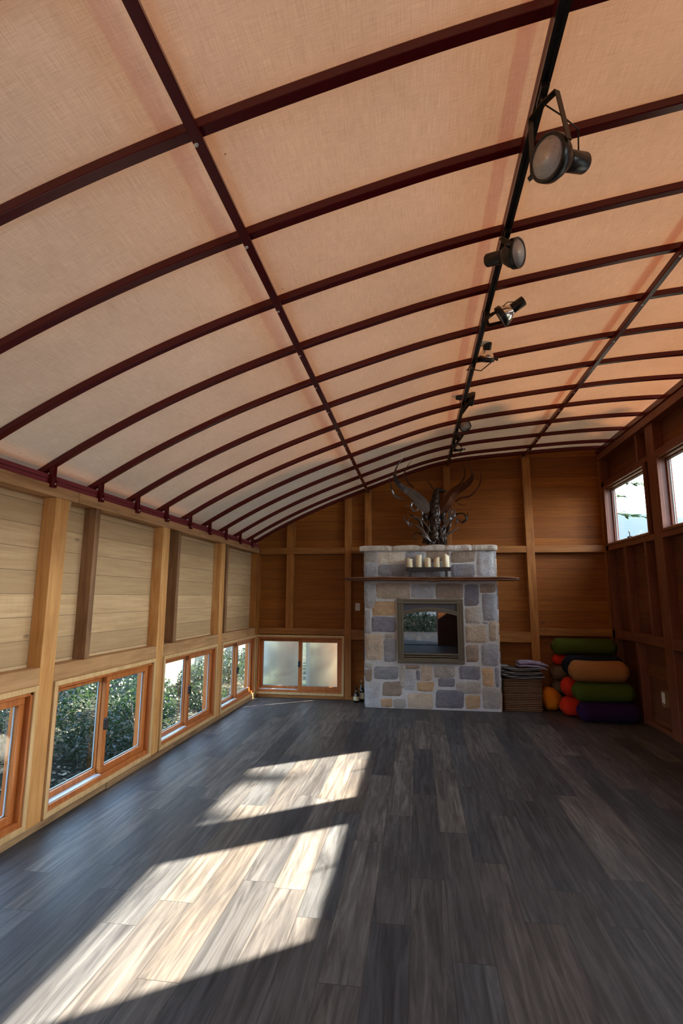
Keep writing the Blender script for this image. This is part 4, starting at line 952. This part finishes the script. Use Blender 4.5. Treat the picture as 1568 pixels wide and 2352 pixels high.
bm = BM(); box(bm, (.64, YF-.95, .0), (.69, YF-.07, 2.1)); dd = tag(link('door_1', bm, M['reddoor']), 'open red door outside the doorway behind the viewpoint', 'door', kind='structure')
# distant hill
bm = BM(); pr = None
for i in range(121):
    a = math.radians(-5+i*1.0); d = 160; x, y = math.sin(a)*d, math.cos(a)*d; h = 24+3*noise.noise(Vector((a*7, 0, 5)))+2.2*math.sin((a-.36)*22+2.2)
    r = [bm.verts.new((x*.8, y*.8, -14)), bm.verts.new((x, y, h)), bm.verts.new((x*1.2, y*1.2, -14))]
    if pr: bm.faces.new((pr[0], pr[1], r[1], r[0])); bm.faces.new((pr[1], pr[2], r[2], r[1]))
    pr = r
tag(link('distant_hill', bm, M['hill'], smooth=True), 'pale misty blue hill seen through the far high window', 'hill')
# frosted sheets outside back window
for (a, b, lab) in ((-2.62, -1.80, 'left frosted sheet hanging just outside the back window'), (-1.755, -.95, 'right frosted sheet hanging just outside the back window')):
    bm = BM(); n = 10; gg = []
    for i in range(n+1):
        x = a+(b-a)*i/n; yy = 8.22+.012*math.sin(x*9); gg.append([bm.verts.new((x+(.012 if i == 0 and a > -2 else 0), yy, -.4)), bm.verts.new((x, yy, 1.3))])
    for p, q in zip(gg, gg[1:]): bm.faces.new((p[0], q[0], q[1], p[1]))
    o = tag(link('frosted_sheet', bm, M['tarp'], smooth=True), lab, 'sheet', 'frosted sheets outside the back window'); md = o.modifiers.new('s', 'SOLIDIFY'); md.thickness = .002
# shrubs
def leafcloud(bm, c, rx, ry, rz, n, size, rnd, shell=.55):
    for _ in range(n):
        d = Vector((rnd.gauss(0, 1), rnd.gauss(0, 1), rnd.gauss(0, 1))).normalized()*(shell+(1-shell)*rnd.random())
        p = Vector((c[0]+d.x*rx, c[1]+d.y*ry, c[2]+d.z*rz)); a = Vector((rnd.gauss(0, 1), rnd.gauss(0, 1), rnd.gauss(0, .6))).normalized(); b = a.orthogonal().normalized(); b.rotate(Matrix.Rotation(rnd.random()*6.28, 3, a)); s = size*rnd.uniform(.6, 1.4)
        q = [bm.verts.new(x) for x in (p, p+a*s*.5+b*s*.28, p+a*s, p+a*s*.5-b*s*.28)]; bm.faces.new(q)
RR = random.Random(11)
SH = [(-4.9, 5.9, .75, 'dark leafy shrub outside the cropped left window'), (-5.6, 7.6, .85, 'broad dark shrub outside the second visible left window'), (-4.5, 8.3, .55, 'low dark shrub close behind the second visible left window'), (-6.3, 9.2, .9, 'dark shrub beside the end of the pale garden wall'), (-4.75, 10.6, .45, 'small shrub at the near end of the pale garden wall'), (-4.8, 12.0, .55, 'loose leafy shrub in front of the pale garden wall'), (-4.5, 13.9, .6, 'far leafy shrub in front of the pale garden wall'), (-7.4, 6.6, 1.1, 'tall dark shrub up the bank'), (-8.2, 9.0, 1.2, 'tallest dark shrub on top of the bank'), (-3.95, 6.3, .42, 'small dark shrub nearest the left wall'), (-4.0, 7.35, .5, 'dark shrub just outside the second visible left window, near its far pane'), (-3.9, 9.5, .38, 'low shrub outside the third visible left window')]
SH = [(x-(.35 if x > -5 and y > 10 else 0) if False else x+(.25 if y > 10 else 0), y, r, l) for x, y, r, l in SH]
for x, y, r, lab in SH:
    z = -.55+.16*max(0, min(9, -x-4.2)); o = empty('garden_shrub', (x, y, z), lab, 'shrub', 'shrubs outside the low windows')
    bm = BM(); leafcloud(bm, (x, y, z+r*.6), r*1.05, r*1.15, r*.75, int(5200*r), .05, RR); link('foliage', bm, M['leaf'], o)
    bm = BM()
    for k in range(7): a = RR.random()*6.28; tube(bm, [(x, y, z-.05), (x+.25*r*math.cos(a), y+.25*r*math.sin(a), z+.4*r), (x+.7*r*math.cos(a), y+.7*r*math.sin(a), z+r)], [.02, .014, .006], 6)
    link('stems', bm, M['bark'], o)
bm = BM()
for _ in range(3600):
    x = -3.2-RR.random()*(1.75 if R.random() < .5 else 5.5); y = 3.5+RR.random()*11
    if x < -5.1 and y > 9.6: continue
    z = -.55+.16*max(0, min(9, -x-4.2))+noise.noise(Vector((x*.4, y*.4, 0)))*.12+.02; a = RR.random()*6.28; s = RR.uniform(.03, .07); A = Vector((math.cos(a), math.sin(a), RR.uniform(-.3, .5)))*s; B = Vector((-math.sin(a), math.cos(a), RR.uniform(-.3, .3)))*s*.5; p = Vector((x, y, z))
    bm.faces.new([bm.verts.new(q) for q in (p, p+A*.5+B, p+A, p+A*.5-B)])
tag(link('fallen_leaves', bm, M['leaf_dry']), 'dry fallen leaves scattered over the garden outside the left windows', 'leaves', kind='stuff')
# hedge behind the viewpoint
for i, x in enumerate((-5.2, -2.7, -.2, 2.3, 4.8)):
    y = -10.6; o = empty('garden_shrub', (x, y, -.55), 'dark hedge shrub across the yard behind the viewpoint, number %s from its west end' % ordn[i], 'shrub', 'shrubs outside the low windows')
    bm = BM(); leafcloud(bm, (x, y, .25), 1.1, .8, 1.0, 2200, .11, RR); link('foliage', bm, M['leaf'], o)
    bm = BM(); tube(bm, [(x, y, -.6), (x, y, .5)], [.05, .02], 6); link('stems', bm, M['bark'], o)
# conifers
def conifer(x, y, h, label, seed, base=-.8, spread=.28, dens=1.0, z0b=.18):
    rnd = random.Random(seed); o = empty('conifer_tree', (x, y, base), label, 'tree', 'conifers outside the back corner')
    bm = BM(); tube(bm, [(x, y, base), (x+.03, y, base+h*.5), (x, y, base+h)], [.028*h*.6, .016*h*.6, .01], 8); bf = BM()
    nb = int(34*dens)
    for k in range(nb):
        f = z0b+(.98-z0b)*k/nb; L = h*spread*(1-f)*rnd.uniform(.7, 1.2)+.15; a = k*2.4+rnd.random(); z = base+h*f
        pts = [Vector((x+math.cos(a)*L*t, y+math.sin(a)*L*t, z+L*(.16*t-.34*t*t+.1*t**3))) for t in (0, .35, .7, 1)]
        tube(bm, pts, [.02, .014, .009, .004], 5)
        for m_ in range(int(L*70*dens)+8):
            t = rnd.random()**.7; i = min(2, int(t*3)); p = pts[i].lerp(pts[i+1], t*3-i); s = .26*L*(1.15-t)*rnd.uniform(.5, 1)+.03; sg = rnd.choice((-1, 1)); dd = (Vector((math.cos(a+sg*.8), math.sin(a+sg*.8), rnd.uniform(-.45, .3))))*s; w = Vector((-dd.y, dd.x, rnd.uniform(-.5, .5)*s)).normalized()*(.018+.06*s)
            bf.faces.new([bf.verts.new(q) for q in (p-w*.4, p+dd*.6-w, p+dd, p+dd*.6+w)])
    link('trunk', bm, M['bark'], o); link('foliage', bf, M['needle'], o)
conifer(10.1, 14.2, 11.9, 'tallest high-crowned conifer behind the back right corner', 1, spread=1.65, z0b=.865, dens=1.6)
conifer(7.3, 14.2, 11.5, 'high-crowned conifer behind the back wall, right of the chimney line', 3, spread=1.5, z0b=.865, dens=1.5)
conifer(7.6, 10.3, 5.75, 'young conifer outside the right wall, one bough shading the sun patch', 2, spread=1.8, z0b=.9, dens=.12)
conifer(4.1, 12.6, 7.2, 'slender conifer whose branch crosses the far high window', 4, spread=.55, dens=.6, z0b=.585)
conifer(2.6, 17.5, 8.6, 'dense conifer straight behind the back wall', 5)
conifer(1.0, 14.2, 6.0, 'conifer beyond the frosted back window', 6)
conifer(-1.8, 16.5, 7.5, 'left-hand conifer beyond the back wall', 7)
for i, (x, y, h) in enumerate(((-3, -16, 8), (-.8, -13, 7), (1.2, -17, 9), (3.6, -14, 8), (6, -18, 9), (-6, -15, 9))):
    conifer(x, y, h, 'conifer across the yard behind the viewpoint, number %s from the left' % ordn[i], 20+i, dens=.6)
